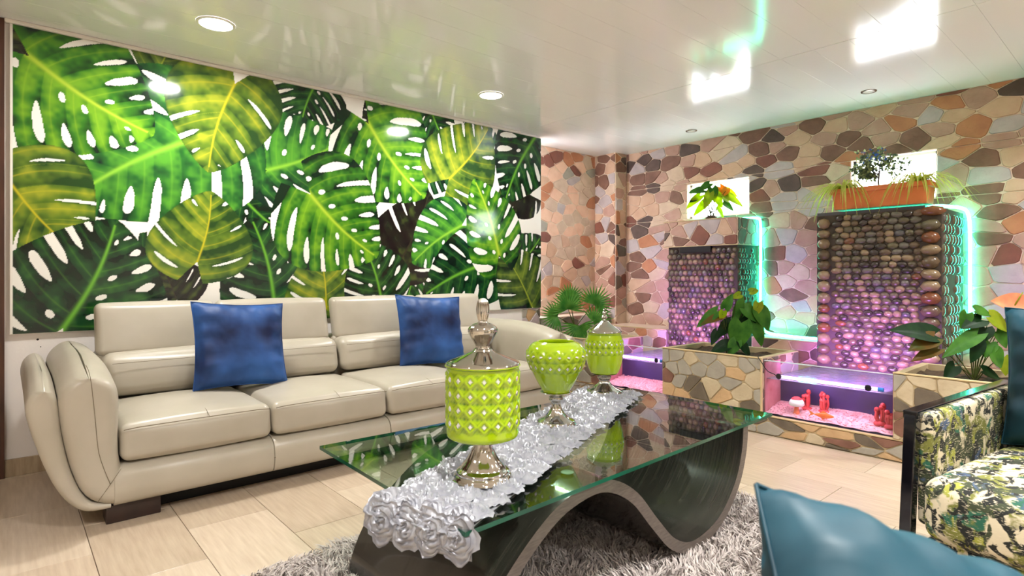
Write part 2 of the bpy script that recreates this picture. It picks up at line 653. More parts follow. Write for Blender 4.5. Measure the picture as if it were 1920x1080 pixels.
MX0, MX1, MZ0, MZ1 = 0.02, 4.05, 0.78, 2.478
NX, NZ = 960, 404
KIND = {  # midrib, bright, middle, dark
    'b': ((196, 228, 66), (130, 190, 44), (62, 132, 36), (12, 44, 26)),
    'g': ((150, 214, 66), (92, 170, 52), (44, 112, 44), (14, 50, 34)),
    'y': ((226, 212, 48), (170, 182, 52), (104, 136, 42), (42, 78, 34)),
    'Y': ((170, 190, 60), (126, 150, 54), (72, 102, 42), (24, 48, 26)),
    'd': ((120, 196, 56), (62, 124, 48), (28, 76, 38), (8, 28, 20)),
    'p': ((58, 50, 40), (92, 112, 46), (40, 44, 32), (24, 18, 22)),
}
LEAVES = [  # base x, z, tip x, z, half width / length, kind
    (1.10, 1.78, 1.50, 1.40, 0.55, 'd'), (0.42, 1.69, 0.08, 1.95, 0.55, 'd'), (0.50, 1.97, 0.86, 2.24, 0.5, 'd'), (3.60, 1.10, 4.05, 1.5, .55, 'd'),
    (2.95, 1.30, 3.3, 0.92, .6, 'p'), (1.62, 1.30, 1.95, 1.62, .6, 'd'), (0.62, 1.15, .92, 1.38, .5, 'd'), (2.55, 2.1, 3.05, 1.95, .5, 'd'), (3.35, 2.2, 3.1, 2.55, .5, 'd'),
    (1.95, 1.75, 2.3, 2.1, .5, 'd'), (3.9, 1.9, 3.45, 1.75, .5, 'p'), (2.62, 1.2, 2.5, .8, .6, 'd'), (1.55, 0.85, 1.9, 1.1, .6, 'Y'), (3.2, .85, 2.85, 1.1, .6, 'd'),
    (0.18, 2.48, 0.02, 2.16, 0.7, 'p'), (0.62, 2.22, 0.80, 2.62, 0.6, 'Y'), (1.72, 2.50, 1.62, 2.16, 0.8, 'd'), (2.49, 2.53, 2.12, 2.20, 0.5, 'p'), (2.75, 2.5, 2.95, 2.2, .6, 'd'),
    (0.82, 0.95, 0.70, 1.20, 0.8, 'p'), (0.50, 0.80, 0.62, 1.05, .7, 'd'), (3.97, 2.48, 3.58, 1.80, 0.5, 'd'), (2.44, 1.22, 2.72, 1.82, 0.55, 'p'),
    (1.38, 1.84, 1.95, 2.15, 0.62, 'g'), (1.43, 0.92, 1.27, 1.50, 0.58, 'd'), (1.03, 2.04, 0.24, 1.50, 0.54, 'g'), (0.10, 2.32, 0.70, 1.98, 0.66, 'b'),
    (0.02, 1.61, 0.34, 1.22, 0.72, 'y'), (0.25, 0.80, 0.50, 1.44, 0.66, 'd'), (0.94, 1.19, 1.02, 1.66, 0.66, 'y'), (1.17, 2.40, 1.01, 1.78, 0.56, 'y'),
    (1.81, 0.85, 1.74, 1.32, 0.66, 'y'), (2.27, 0.92, 2.09, 1.38, 0.62, 'd'), (2.16, 2.30, 2.68, 1.76, 0.66, 'b'), (1.69, 1.70, 2.24, 1.25, 0.66, 'b'),
    (2.93, 1.95, 3.38, 2.49, 0.56, 'y'), (3.07, 1.55, 2.56, 1.20, 0.52, 'g'), (3.43, 1.23, 2.66, 0.92, 0.45, 'd'), (3.93, 0.79, 3.50, 1.36, 0.52, 'Y'), (3.50, 1.30, 3.20, 1.98, 0.46, 'b'),
]


def paint_mural():
    xs = np.linspace(MX0, MX1, NX)
    zs = np.linspace(MZ0, MZ1, NZ)
    X, Z = np.meshgrid(xs, zs)
    C = np.empty((NZ, NX, 3))
    C[:] = srgb((234, 230, 222))
    n1 = vnoise(NX, NZ, 60, 26, 1)
    n2 = vnoise(NX, NZ, 160, 70, 2)
    for i, (bx, bz, tx, tz, wd, kd) in enumerate(LEAVES):
        rs = np.random.RandomState(100 + i)
        dx, dz = tx - bx, tz - bz
        L = math.hypot(dx, dz)
        ux, uz = dx / L, dz / L
        a = ((X - bx) * ux + (Z - bz) * uz) / L
        b = (-(X - bx) * uz + (Z - bz) * ux) / L
        b = b + 0.05 * np.sin(a * 3.0)                       # gently curved midrib
        ab = np.abs(b)
        t = np.clip((a + 0.30) / 1.30, 0, 1)
        w = wd * np.clip(np.sin(np.pi * t ** 0.72), 0, 1) ** 0.72 + 1e-6
        r = ab / w
        inside = (t > 0) & (t < 1) & (r < 1) & ~((a < 0) & (ab < -0.55 * a))
        side = (b > 0).astype(int)
        sp = 0.165 if kd in 'bgd' else 0.19
        # lateral veins: spread backwards at the stalk, sweep forwards towards the tip
        a0 = (a - 0.16 * ab - 0.62 * ab * ab) / (1 + 0.95 * ab)
        s = a0 / sp + 0.15 + 0.4 * side
        k = np.floor(s).astype(int)
        f = s - k
        kk = (k - k.min()) * 2 + side
        tab = rs.rand(kk.max() + 1, 5)
        q1 = 0.30 + 0.26 * tab[kk, 0]
        q2 = np.where(tab[kk, 1] > 0.5, 1.5, 0.80 + 0.15 * tab[kk, 2])
        dlt = (0.10 + 0.11 * tab[kk, 3]) * (0.75 + 0.45 * r) * np.sqrt(np.clip((r - q1) / 0.16, 0, 1)) * np.sqrt(np.clip((q2 - r) / 0.12, 0, 1))
        if kd in 'yYp':
            dlt = dlt * 0.62 * (tab[kk, 4] > 0.25)
        fc = 0.80
        slot = np.abs(f - fc) < dlt
        hr = 0.15 + 0.08 * tab[kk, 2]
        slot |= (((f - fc) / 0.15) ** 2 + ((r - hr) / 0.055) ** 2 < 1) & (tab[kk, 4] > 0.55) & (kd in 'bgd')
        slot &= (a > -0.16) & (a < 0.9)
        mid, br, md, dk = (srgb(c) for c in KIND[kd])
        vein = np.abs(f - 0.30)
        lobe = np.where(f < 0.30, (0.30 - f) * 1.5, (f - 0.30) / 0.62)          # light along the vein, dark beside the slits
        lobe = np.clip(np.where(f > 0.92, (1 - f) * 8 + .35, lobe), 0, 1)
        tone = 0.76 - 0.80 * lobe * (0.45 + 0.75 * r) + 0.60 * (n1 - 0.5) + 0.32 * (n2 - 0.5) - 0.30 * np.clip(r - 0.6, 0, 1)
        if kd in 'bg':
            tone += 0.26 * np.exp(-(ab / 0.11) ** 2) - 0.9 * np.clip(0.10 - a, 0, .5)
        if kd in 'dp':
            tone -= 0.16
        if kd in 'yY':
            tone += 0.02 - 0.25 * (tab[kk, 3] > .75)
        tone += (0.09 if (i % 2) else -0.09) * np.where(b > 0, 1, -1)
        tone = np.clip(tone, 0, 1)[..., None]
        col = np.where(tone < 0.5, dk + (md - dk) * tone * 2, md + (br - md) * (tone - 0.5) * 2)
        lw = 0.012 if kd in 'yYp' else 0.02
        rib = np.exp(-(ab / (lw * (1.1 - 0.7 * np.clip(a, 0, 1)))) ** 2) * (a > -0.03) * (a < 0.95)
        lat = np.exp(-(vein / 0.035) ** 2) * 0.55 * np.clip(1 - r * 0.9, 0, 1) * (a < 0.9)
        hi = np.clip(np.maximum(rib, lat * (0.9 if kd in 'yY' else 0.45)), 0, 1)[..., None]
        col = col + (mid - col) * hi
        if kd in 'yYp':                                       # thin rim
            rim = np.clip((r - 0.955) / 0.045, 0, 1)[..., None] * 0.6
            col = col + (dk - col) * rim
        m = inside & ~slot
        white = inside & slot
        C[m] = col[m] * 0.70
        C[white] = srgb((232, 230, 222))
    C[:, :3] = srgb((230, 226, 216))
    return C


mural = empty('wall_art', (MX0, YM - 0.015, MZ0), label='glossy wall mural of green and yellow monstera leaves behind the sofa', cat='wall art')
PRINT = bpy.data.materials.new('leaf_print')
PRINT.use_nodes = True
nt = PRINT.node_tree
pb = nt.nodes['Principled BSDF']
at = nt.nodes.new('ShaderNodeAttribute')
at.attribute_name = 'print'
nt.links.new(at.outputs['Color'], pb.inputs['Base Color'])
pb.inputs['Roughness'].default_value = 0.085
pb.inputs['Specular IOR Level'].default_value = 0.45
W_, H_ = MX1 - MX0, MZ1 - MZ0
gx, gz = np.meshgrid(np.linspace(0, W_, NX), np.linspace(0, H_, NZ))
co = np.stack([gx.ravel(), np.full(gx.size, -0.0012), gz.ravel()], 1).astype(np.float32)
me = bpy.data.meshes.new('leaf_print')
me.vertices.add(NX * NZ)
me.vertices.foreach_set('co', co.ravel())
ii = np.arange(NX * NZ).reshape(NZ, NX)
quads = np.stack([ii[:-1, :-1], ii[:-1, 1:], ii[1:, 1:], ii[1:, :-1]], -1).reshape(-1, 4)
nq = len(quads)
me.loops.add(nq * 4)
me.loops.foreach_set('vertex_index', quads.ravel().astype(np.int32))
me.polygons.add(nq)
me.polygons.foreach_set('loop_start', np.arange(0, nq * 4, 4, dtype=np.int32))
me.update(calc_edges=True)
ca = me.color_attributes.new('print', 'FLOAT_COLOR', 'POINT')
cc = np.ones((NX * NZ, 4), np.float32)
cc[:, :3] = paint_mural().reshape(-1, 3)
ca.data.foreach_set('color', cc.ravel())
link('leaf_print', me, mural, PRINT)
mesh('backing_board', *bbox(-0.003, W_ + .003, 0, 0.0149, -0.003, H_ + .003, 0.002), mat('board_white', (236, 232, 224), 0.3), mural)

# ------------------------------------------------------------------ sofa
LEATHER = mat('cream_leather', (180, 172, 157), 0.34, col2=(170, 162, 146), nscale=5, bump=0.10, bscale=9, spec=0.5)
SEAMM = mat('leather_seam', (120, 108, 88), 0.6)
DARKW = mat('dark_wood', (52, 34, 28), 0.4, col2=(36, 22, 18), nscale=20, stretch=(1, 8, 1))
BLACK = mat('recess_shade', (10, 9, 9), 0.7)  # black stands in for the shade inside recesses
SX0, SXM, SX1 = 0.05, 1.72, 3.39           # sofa ends and the joint of its two halves
SYF, SYB = 3.055, 4.12
sofa = empty('sofa', (SXM, (SYF + SYB) / 2, 0), label='long light grey leather sofa with raised headrests below the leaf mural', cat='sofa')
OX, OY = SXM, (SYF + SYB) / 2


def sf(V, mirror=False):
    """world placement -> sofa local, optionally mirrored about the joint"""
    return [((-(v[0] - OX) if mirror else v[0] - OX), v[1] - OY, v[2]) for v in V]


def add_sofa(name, VF, m=LEATHER, mirror=False, angle=None, parent=None):
    V = sf(VF[0], mirror)
    F = [f[::-1] for f in VF[1]] if mirror else VF[1]
    return mesh(name, V, F, m, parent or sofa, True, angle)


def band(center, half, y0, y1, r, put, na=4, nd=6):
    """upholstered band: rounded rectangle section (thickness x depth) swept along a centre line in the a-b plane"""
    C = catmull([(a, b, h) for (a, b), h in zip(center, half)], 4)
    V, F = [], []
    loops = []
    for i, c in enumerate(C):
        t = C[min(i + 1, len(C) - 1)] - C[max(i - 1, 0)]
        t = Vector((t.x, t.y)).normalized()
        n = Vector((-t.y, t.x))
        h = max(.004, c.z)
        rr = min(r, h * .95)
        sec = []
        for (sx, sy, w0) in ((1, 1, 0), (-1, 1, 90), (-1, -1, 180), (1, -1, 270)):
            for k in range(na + 1):
                w = math.radians(w0 + 90 * k / na)
                sec.append((sx * (h - rr) + rr * math.cos(w), (y0 + y1) / 2 + sy * ((y1 - y0) / 2 - rr) + rr * math.sin(w)))
            if sx < 0 and sy > 0 or sx > 0 and sy < 0:     # long sides: extra rows in depth
                for k in range(1, nd):
                    q = k / nd
                    ya, yb = (y1 - rr, y0 + rr) if sx < 0 else (y0 + rr, y1 - rr)
                    sec.append((sx * h, ya + (yb - ya) * q))
        loops.append(len(sec))
        for (u, y) in sec:
            V.append(put(c.x + n.x * u, c.y + n.y * u, y))
    m = loops[0]
    for i in range(len(C) - 1):
        for k in range(m):
            k2 = (k + 1) % m
            F.append((i * m + k, i * m + k2, (i + 1) * m + k2, (i + 1) * m + k))
    F.append(tuple(range(m))[::-1])
    F.append(tuple((len(C) - 1) * m + k for k in range(m)))
    return V, F


def ccw(p):
    return p if parea([tuple(q) for q in p]) > 0 else p[::-1]


for mir in (False, True):
    # the arm's top drops a little towards its front

    def put(a, b, c):
        d = max(0, 1 - (c - SYF) / 0.5)
        return (a, c, b - 0.075 * d * d * max(0, (b - 0.40) / 0.33))
    add_sofa('arm_shell', band([(.350, .088), (.275, .100), (.228, .145), (.190, .22), (.158, .32), (.134, .43), (.120, .53), (.114, .59), (.115, .632), (.118, .658), (.120, .672), (.121, .678)],
                               [.010, .020, .028, .034, .040, .047, .053, .054, .047, .034, .020, .004], SYF + .02, SYB - .02, .03, put), mirror=mir, angle=75)
    apad = add_sofa('arm_pad', band([(.44, .150), (.375, .152), (.326, .19), (.299, .27), (.285, .36), (.278, .45), (.275, .55), (.271, .620), (.268, .662), (.266, .695), (.265, .719), (.265, .731), (.265, .735)],
                             [.054, .066, .078, .085, .093, .101, .107, .106, .099, .080, .053, .027, .004], SYF, SYB - .03, .05, put), mirror=mir, angle=75)
    # base rail under the seats
    rail = [(SYF + .075, .075), (SYF + .02, .088), (SYF, .125), (SYF - .006, .165), (SYF + .002, .215), (SYF + .03, .248), (SYF + .09, .262), (SYF + .3, .262), (SYF + .3, .075)]
    pr = ccw([(p[0], p[1]) for p in catmull([(a, b, 0) for a, b in rail[:7]], 3)] + rail[7:])
    for (xa, xb) in ((.36, 1.045), (1.047, 1.718)):
        brail = add_sofa('base_rail', prism(pr, xa, xb, 0.004 if xb < 1.5 else .006, lambda a, b, c: (c, a, b), 2, 1), mirror=mir, angle=40)
    # stitched seam along the rail
    add_sofa('stitching', tube([(.42, SYF - .0045, .163), (1.0, SYF - .0045, .163), (1.71, SYF - .0045, .163)], .0013, 5), SEAMM, mir, parent=brail)
    # mitre seam at the corner
    add_sofa('stitching', tube(catmull([(.30, SYF + .006, .12), (.345, SYF - .003, .19), (.385, SYF - .001, .25)], 4), .0013, 5), SEAMM, mir, parent=apad)
    # seam down the middle of the arm pad's front
    add_sofa('stitching', tube(catmull([(.262, SYF + .035, .715), (.275, SYF + .002, .66), (.29, SYF - .001, .5), (.305, SYF - .001, .33), (.345, SYF - .003, .19)], 5), .0013, 5), SEAMM, mir, parent=apad)
    # seat cushions
    for (xa, xb) in ((.385, 1.043), (1.049, 1.714)):
        def warp(v, xa=xa, xb=xb):
            x, y, z = v
            tt = max(0, (z - .26) / .17)
            y2 = y + 0.03 * tt * (1 if y < 3.3 else 0) * max(0, 1 - (y - 3.05) / .3)
            return (x, y2, z)
        scu = add_sofa('seat_cushion', rbox((xa + xb) / 2, 3.43, .350, xb - xa, .73, .165, .038, (0.0, .012, .042), 8, 3, warp), mirror=mir)
        zt = 0.416
        P = [(xa + .012, 3.075, zt - .004)] + [(xa + (xb - xa) * i / 10, 3.0715 - .010 * math.sin(math.pi * i / 10), zt + .001 + .004 * math.sin(math.pi * i / 10)) for i in range(1, 10)] + [(xb - .012, 3.075, zt - .004)]
        add_sofa('stitching', tube(P, .0022, 5), SEAMM, mir, parent=scu)
        xm = (xa + xb) / 2 + .03
        P = [(xm, 3.07 + .06 * i, .4185 + .044 * (1 - ((i - 5.5) / 6.5) ** 2) * (1 if i else .1)) for i in range(0, 9)]
        add_sofa('stitching', tube(P, .0012, 4), SEAMM, mir, parent=scu)
    # lumbar roll, body of the back, headrests
    def lean(v):
        return (v[0], v[1] + max(0, v[2] - .43) * 0.22, v[2])
    lum = add_sofa('lumbar_cushion', rbox((.392 + 1.712) / 2, 3.79, .562, 1.32, .17, .225, .055, (0, .025, .012), 12, 4, lean), mirror=mir)
    add_sofa('back_frame', rbox((.375 + 1.716) / 2, 3.98, .40, 1.34, .22, .56, .03, (0, 0, 0), 4, 2), mirror=mir)
    add_sofa('stitching', tube([(.43, 3.728, .628), (1.05, 3.706, .634), (1.68, 3.728, .628)], .0013, 5), SEAMM, mir, parent=lum)
    for (xa, xb, rot) in ((.372, 0.985, 0.0), (0.990, 1.700, -.02)):
        def tilt(v, rot=rot):
            k = .27 + rot
            return (v[0], v[1] + (v[2] - .66) * k, v[2])
        add_sofa('headrest', rbox((xa + xb) / 2, 3.90, .80, xb - xa, .095, .29, .036, (0, .012, .006), 10, 4, tilt), mirror=mir)
    add_sofa('foot', bbox(.335, .545, 3.10, 3.22, 0, .08, .003), DARKW, mir, 30)
    add_sofa('foot', bbox(.335, .545, 3.92, 4.05, 0, .08, .003), DARKW, mir, 30)
add_sofa('plinth', bbox(.56, 2.88, 3.20, 4.0, 0.0, .085, .004), BLACK, False, 30)  # black block stands in for the shaded gap under the sofa


# ------------------------------------------------------------------ cushions
def velvet(name, dark, light, rough=0.52):  # dark to light blotches put the sheen patches into the colour
    m = bpy.data.materials.new(name)
    m.use_nodes = True
    nt = m.node_tree
    b = nt.nodes['Principled BSDF']
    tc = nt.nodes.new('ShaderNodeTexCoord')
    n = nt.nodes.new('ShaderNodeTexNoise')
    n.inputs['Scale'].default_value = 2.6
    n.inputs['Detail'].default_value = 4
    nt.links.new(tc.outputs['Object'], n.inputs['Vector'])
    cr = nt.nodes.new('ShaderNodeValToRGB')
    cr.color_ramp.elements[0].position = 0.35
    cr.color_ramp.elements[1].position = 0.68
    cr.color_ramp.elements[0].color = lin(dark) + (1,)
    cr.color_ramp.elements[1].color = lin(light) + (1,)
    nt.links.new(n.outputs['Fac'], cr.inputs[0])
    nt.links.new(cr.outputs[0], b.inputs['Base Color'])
    b.inputs['Roughness'].default_value = rough
    b.inputs['Specular IOR Level'].default_value = 0.35
    b.inputs['Sheen Weight'].default_value = 0.3
    b.inputs['Sheen Roughness'].default_value = 0.3
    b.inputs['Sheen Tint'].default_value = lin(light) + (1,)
    bp = nt.nodes.new('ShaderNodeBump')
    bp.inputs['Strength'].default_value = 0.35
    bp.inputs['Distance'].default_value = 0.02
    n2 = nt.nodes.new('ShaderNodeTexNoise')
    n2.inputs['Scale'].default_value = 9
    nt.links.new(tc.outputs['Object'], n2.inputs['Vector'])
    nt.links.new(n2.outputs['Fac'], bp.inputs['Height'])
    nt.links.new(bp.outputs[0], b.inputs['Normal'])
    return m


def pillow(name, size, thick, m, loc, rot, label, seed=1, group=None, pull=0.07, pw=4, wr=1.0, rnd=0.0):
    N = 26
    rg = random.Random(seed)
    V, F = [], []
    ph = [rg.uniform(0, 6) for _ in range(8)]
    o = empty(name, loc, label=label, cat='cushion', group=group)
    o.rotation_euler = rot
    for s in (1, -1):
        n0 = len(V)
        for j in range(N + 1):
            for i in range(N + 1):
                u, v = 2 * i / N - 1, 2 * j / N - 1
                k = 1 - rnd * (u * v) ** 4
                x = size[0] / 2 * u * (1 - pull * (1 - v * v)) * k
                y = size[1] / 2 * v * (1 - pull * (1 - u * u)) * k
                e = max(0, (1 - abs(u) ** pw) * (1 - abs(v) ** pw)) ** 0.55
                z = thick / 2 * e
                z += 0.012 * e * math.sin(5 * u + ph[0] + 3 * v) * (0.4 + abs(u)) * .8 * wr
                z += 0.006 * (1 - e) * e * 4 * math.sin(16 * (u if abs(v) > abs(u) else v) + ph[1])
                V.append((x, y, z * s))
        for j in range(N):
            for i in range(N):
                q = (n0 + j * (N + 1) + i, n0 + j * (N + 1) + i + 1, n0 + (j + 1) * (N + 1) + i + 1, n0 + (j + 1) * (N + 1) + i)
                F.append(q if s > 0 else q[::-1])
    mesh('cushion_cover', V, F, m, o, True)
    P = []
    for i in range(4 * N + 1):
        k = i % (4 * N)
        sd, q = divmod(k, N)
        t = 2 * q / N - 1
        u, v = [(t, -1), (1, t), (-t, 1), (-1, -t)][sd]
        k = 1 - rnd * (u * v) ** 4
        P.append((size[0] / 2 * u * (1 - pull * (1 - v * v)) * k, size[1] / 2 * v * (1 - pull * (1 - u * u)) * k, 0))
    mesh('seam_piping', *tube(P, 0.0035, 5, False), m, o, True)
    return o


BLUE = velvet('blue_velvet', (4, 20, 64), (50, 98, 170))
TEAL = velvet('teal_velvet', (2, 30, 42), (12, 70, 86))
RX = math.radians
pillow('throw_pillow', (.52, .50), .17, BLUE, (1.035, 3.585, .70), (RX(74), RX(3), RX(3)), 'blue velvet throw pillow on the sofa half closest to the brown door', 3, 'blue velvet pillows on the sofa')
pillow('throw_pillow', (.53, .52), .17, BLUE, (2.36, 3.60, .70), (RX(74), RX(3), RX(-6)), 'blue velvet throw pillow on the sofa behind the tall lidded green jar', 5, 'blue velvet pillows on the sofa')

# ------------------------------------------------------------------ coffee table
ZT = 0.455
TBL = [(.896, 2.130), (2.702, 2.060), (2.705, 1.237), (.869, 1.172)]      # glass corners: back, back, front, front
tc0 = (1.79, 1.65)
table = empty('coffee_table', (tc0[0], tc0[1], 0), label='coffee table with a thick glass top on a wave shaped dark wood base', cat='table')
GLASS = thin_glass('table_glass', (0.80, 0.90, 0.84), 0.01, 1.52, 1.55)
GEDGE = mat('glass_edge', (10, 62, 46), 0.08, col2=(24, 96, 72), nscale=4, spec=0.6)
top = [(x - tc0[0], y - tc0[1]) for x, y in TBL]
top = top[::-1]      # counter-clockwise
V = [(x, y, ZT) for x, y in top] + [(x, y, ZT - .013) for x, y in top]
gt = mesh('glass_top', V, [(0, 1, 2, 3), (7, 6, 5, 4)] + [(i, i + 4, (i + 1) % 4 + 4, (i + 1) % 4) for i in range(4)], GLASS, table)
gt.data.materials.append(GEDGE)
for i, p in enumerate(gt.data.polygons):
    p.material_index = 0 if i < 2 else 1
WOOD = mat('grey_dark_veneer', (24, 22, 20), 0.22, col2=(56, 51, 46), nscale=7, namt=1.5, stretch=(.5, 16, .5), coat=0.4, detail=8)
WEDGE = mat('grey_veneer_edge', (106, 96, 88), 0.35, col2=(80, 72, 66), nscale=8, stretch=(3, 3, 20))
spine = catmull([(2.44, 0, .438), (2.425, 0, .33), (2.36, 0, .20), (2.22, 0, .085), (2.03, 0, .045), (1.89, 0, .09), (1.77, 0, .20), (1.65, 0, .325), (1.53, 0, .395), (1.42, 0, .412),
                 (1.27, 0, .378), (1.13, 0, .29), (1.02, 0, .185), (.965, 0, .08), (.955, 0, .022)], 5)
N = len(spine)
A, B = [], []
for i, p in enumerate(spine):
    t = (spine[min(i + 1, N - 1)] - spine[max(i - 1, 0)]).normalized()
    n = Vector((-t.z, 0, t.x))
    A.append(p + n * .021)
    B.append(p - n * .021)
YB0, YB1 = 1.232, 1.96
V, F, E2 = [], [], []
for q in (A, B):
    for y in (YB0, YB1):
        for p in q:
            V.append((p.x - tc0[0], y - tc0[1], max(.015, min(.4415, p.z))))
for i in range(N - 1):
    F.append((i, i + 1, N + i + 1, N + i))                       # A surface
    F.append((2 * N + i + 1, 2 * N + i, 3 * N + i, 3 * N + i + 1))
nb = len(F)
for i in range(N - 1):
    F.append((i + 1, i, 2 * N + i, 2 * N + i + 1))               # front edge strip
    F.append((N + i, N + i + 1, 3 * N + i + 1, 3 * N + i))
F.append((0, N, 3 * N, 2 * N))
F.append((N - 1, 3 * N - 1, 4 * N - 1, 2 * N - 1))
wb = mesh('wave_base', V, F, WOOD, table, True, 45)
wb.data.materials.append(WEDGE)
for i, p in enumerate(wb.data.polygons):
    p.material_index = 0 if i < nb else 1
PADM = mat('clear_pad', (150, 170, 150), 0.15)
for (x, y) in ((1.42, 1.34), (1.42, 1.86), (2.43, 1.34), (2.43, 1.86)):
    V, F = lathe([(.001, 0), (.02, 0), (.022, .002), (.02, .0035), (.001, .0035)], 20)
    mesh('glass_pad', [(a + x - tc0[0], b + y - tc0[1], c + ZT - .0165) for a, b, c in V], F, PADM, table, True, 40)

# ------------------------------------------------------------------ shaggy rug
RUGC = mat('rug_pile', (214, 204, 198), 0.9, col2=(160, 149, 145), nscale=60, namt=1.6)
rug = empty('shag_rug', (1.7, 1.5, 0), rz=RX(3.0), label='shaggy grey brown rug under the coffee table', cat='rug')
mesh('rug_backing', *bbox(-1.0, 1.03, -1.05, .74, 0.001, .010, .003), mat('rug_base', (104, 94, 90), 0.95), rug)
rs = np.random.RandomState(4)
NB = 62000
bx = rs.uniform(-1.03, 1.06, NB)
by = rs.uniform(-1.06, .77, NB)
ang = rs.uniform(0, 2 * np.pi, NB)
cl = vnoise(64, 64, 16, 16, 9)
lean_a = 2 * np.pi * 2 * cl[np.clip(((by + 1.1) / 2 * 63).astype(int), 0, 63), np.clip(((bx + 1.1) / 2.2 * 63).astype(int), 0, 63)]
ln = rs.uniform(.035, .062, NB)
wdt = rs.uniform(.0022, .0042, NB)
dirx = np.cos(lean_a) * .6 + np.cos(ang) * .5
diry = np.sin(lean_a) * .6 + np.sin(ang) * .5
edge = np.maximum(np.abs(bx) - .95, 0) + np.maximum(by - .66, 0)
px_, py_ = -np.sin(ang), np.cos(ang)
rows = []
for (f, hgt, sidew) in ((0, 0, 1.0), (.45, .75, .9), (1.0, 1.0, .15)):
    hh = 0.008 + ln * hgt * .72 * (1 - np.clip(edge * 5, 0, .5))
    X = bx + dirx * ln * f * .75
    Y = by + diry * ln * f * .75
    for s in (-1, 1):
        rows.append(np.stack([X + px_ * wdt * sidew * s, Y + py_ * wdt * sidew * s, hh], 1))
vv = np.stack(rows, 1).reshape(-1, 3).astype(np.float32)
base = np.arange(NB)[:, None] * 6
q = np.stack([np.concatenate([base, base + 1, base + 3, base + 2], 1), np.concatenate([base + 2, base + 3, base + 5, base + 4], 1)], 1).reshape(-1, 4)
me = bpy.data.meshes.new('pile')
me.vertices.add(len(vv))
me.vertices.foreach_set('co', vv.ravel())
me.loops.add(q.size)
me.loops.foreach_set('vertex_index', q.ravel().astype(np.int32))
me.polygons.add(len(q))
me.polygons.foreach_set('loop_start', np.arange(0, q.size, 4, dtype=np.int32))
me.update(calc_edges=True)
tag(link('pile', me, rug, RUGC), kind='stuff')

# ------------------------------------------------------------------ fountain corner: plinth, ledges, planters, tanks
XF = 3.96
pl = tag(box('trim_4', XF + .008, XS, 0.25, 4.16, 0, 0.134, GROUT_P), kind='structure')
clad(pl, [(0.25, 4.16, 0.002, 0.126)], (0.25, 4.16, 0, 0.14), .17, .085, lambda u, v, d: (XF + .008 - d, u, v), PAL_PLANT + [S_GREY, S_OLIVE], 21, flip=True)
EDGE = mat('cream_trim', (206, 184, 140), 0.5)
mesh('edge_strip', *bbox(XF - .001, XF + .03, .25, 4.16, .126, .1345, .002), EDGE, pl)
for nm, ya, yb, sd in (('trim_5', 1.845, 2.485, 22), ('trim_6', 3.375, 4.16, 23)):
    t = tag(box(nm, 5.03, XS, ya, yb, 0.134, 0.555, GROUT), kind='structure')
    clad(t, [(ya, yb, 0.36, 0.55)], (ya, yb, 0.36, 0.56), .17, .1, lambda u, v, d: (5.03 - d, u, v), PAL_WALL, sd, flip=True)
    mesh('edge_strip', *bbox(5.024, 5.06, ya, yb, .549, .557, .002), EDGE, t)

SOIL = mat('soil', (48, 34, 24), 0.95, col2=(86, 62, 42), nscale=40, bump=1.0, bscale=60)


def planter_box(ya, yb, label, seed, side=True):
    o = empty('planter_box', (4.26, (ya + yb) / 2, 0.134), label=label, cat='planter', group='stone clad planter boxes')
    oy, ox, oz = (ya + yb) / 2, 4.26, 0.134
    g = G()
    x0, x1, z0, z1 = XF, 4.56, 0, .392
    t = .045
    hy = (yb - ya) / 2
    g.box(x0 - ox, x0 + t - ox, -hy, hy, z0, z1).box(x1 - t - ox, x1 - ox, -hy, hy, z0, z1)
    g.box(x0 + t - ox, x1 - t - ox, -hy, -hy + t, z0, z1).box(x0 + t - ox, x1 - t - ox, hy - t, hy, z0, z1)
    g.build('box_body', GROUT_P, o)
    clad(o, [(-hy, hy, 0.0, .388)], (-hy, hy, 0, .40), .135, .10, lambda u, v, d: (x0 - ox - d, u, v), PAL_PLANT, seed, flip=True, gap=.0022)
    clad(o, [(x0 - ox, x1 - ox, 0.0, .388)], (x0 - ox, x1 - ox, 0, .4), .135, .10, lambda u, v, d: (u, -hy - d * .4, v), PAL_PLANT, seed + 50)
    mesh('edge_strip', *bbox(x0 - ox - .010, x0 - ox + .012, -hy, hy, .388, .397, .002), EDGE, o)
    mesh('edge_strip', *bbox(x0 - ox - .010, x0 - ox + .006, -hy - .006, -hy + .006, 0, .396, .002), EDGE, o)
    rs = np.random.RandomState(seed)
    nx, ny = 12, 16
    V = [(x0 + t - ox + (x1 - x0 - 2 * t) * i / nx, -hy + t + (2 * hy - 2 * t) * j / ny, .355 + rs.uniform(-.008, .014)) for i in range(nx + 1) for j in range(ny + 1)]
    F = [(i * (ny + 1) + j, (i + 1) * (ny + 1) + j, (i + 1) * (ny + 1) + j + 1, i * (ny + 1) + j + 1) for i in range(nx) for j in range(ny)]
    mesh('soil', V, F, SOIL, o, True)
    return o


planter_box(1.885, 2.692, 'stone clad planter between the two fish tanks, in front of the narrow fountain', 31)
planter_box(0.28, 1.092, 'stone clad planter behind the black framed armchair', 32)
planter_box(3.315, 4.15, 'stone clad planter in the corner holding the fan palm', 33)

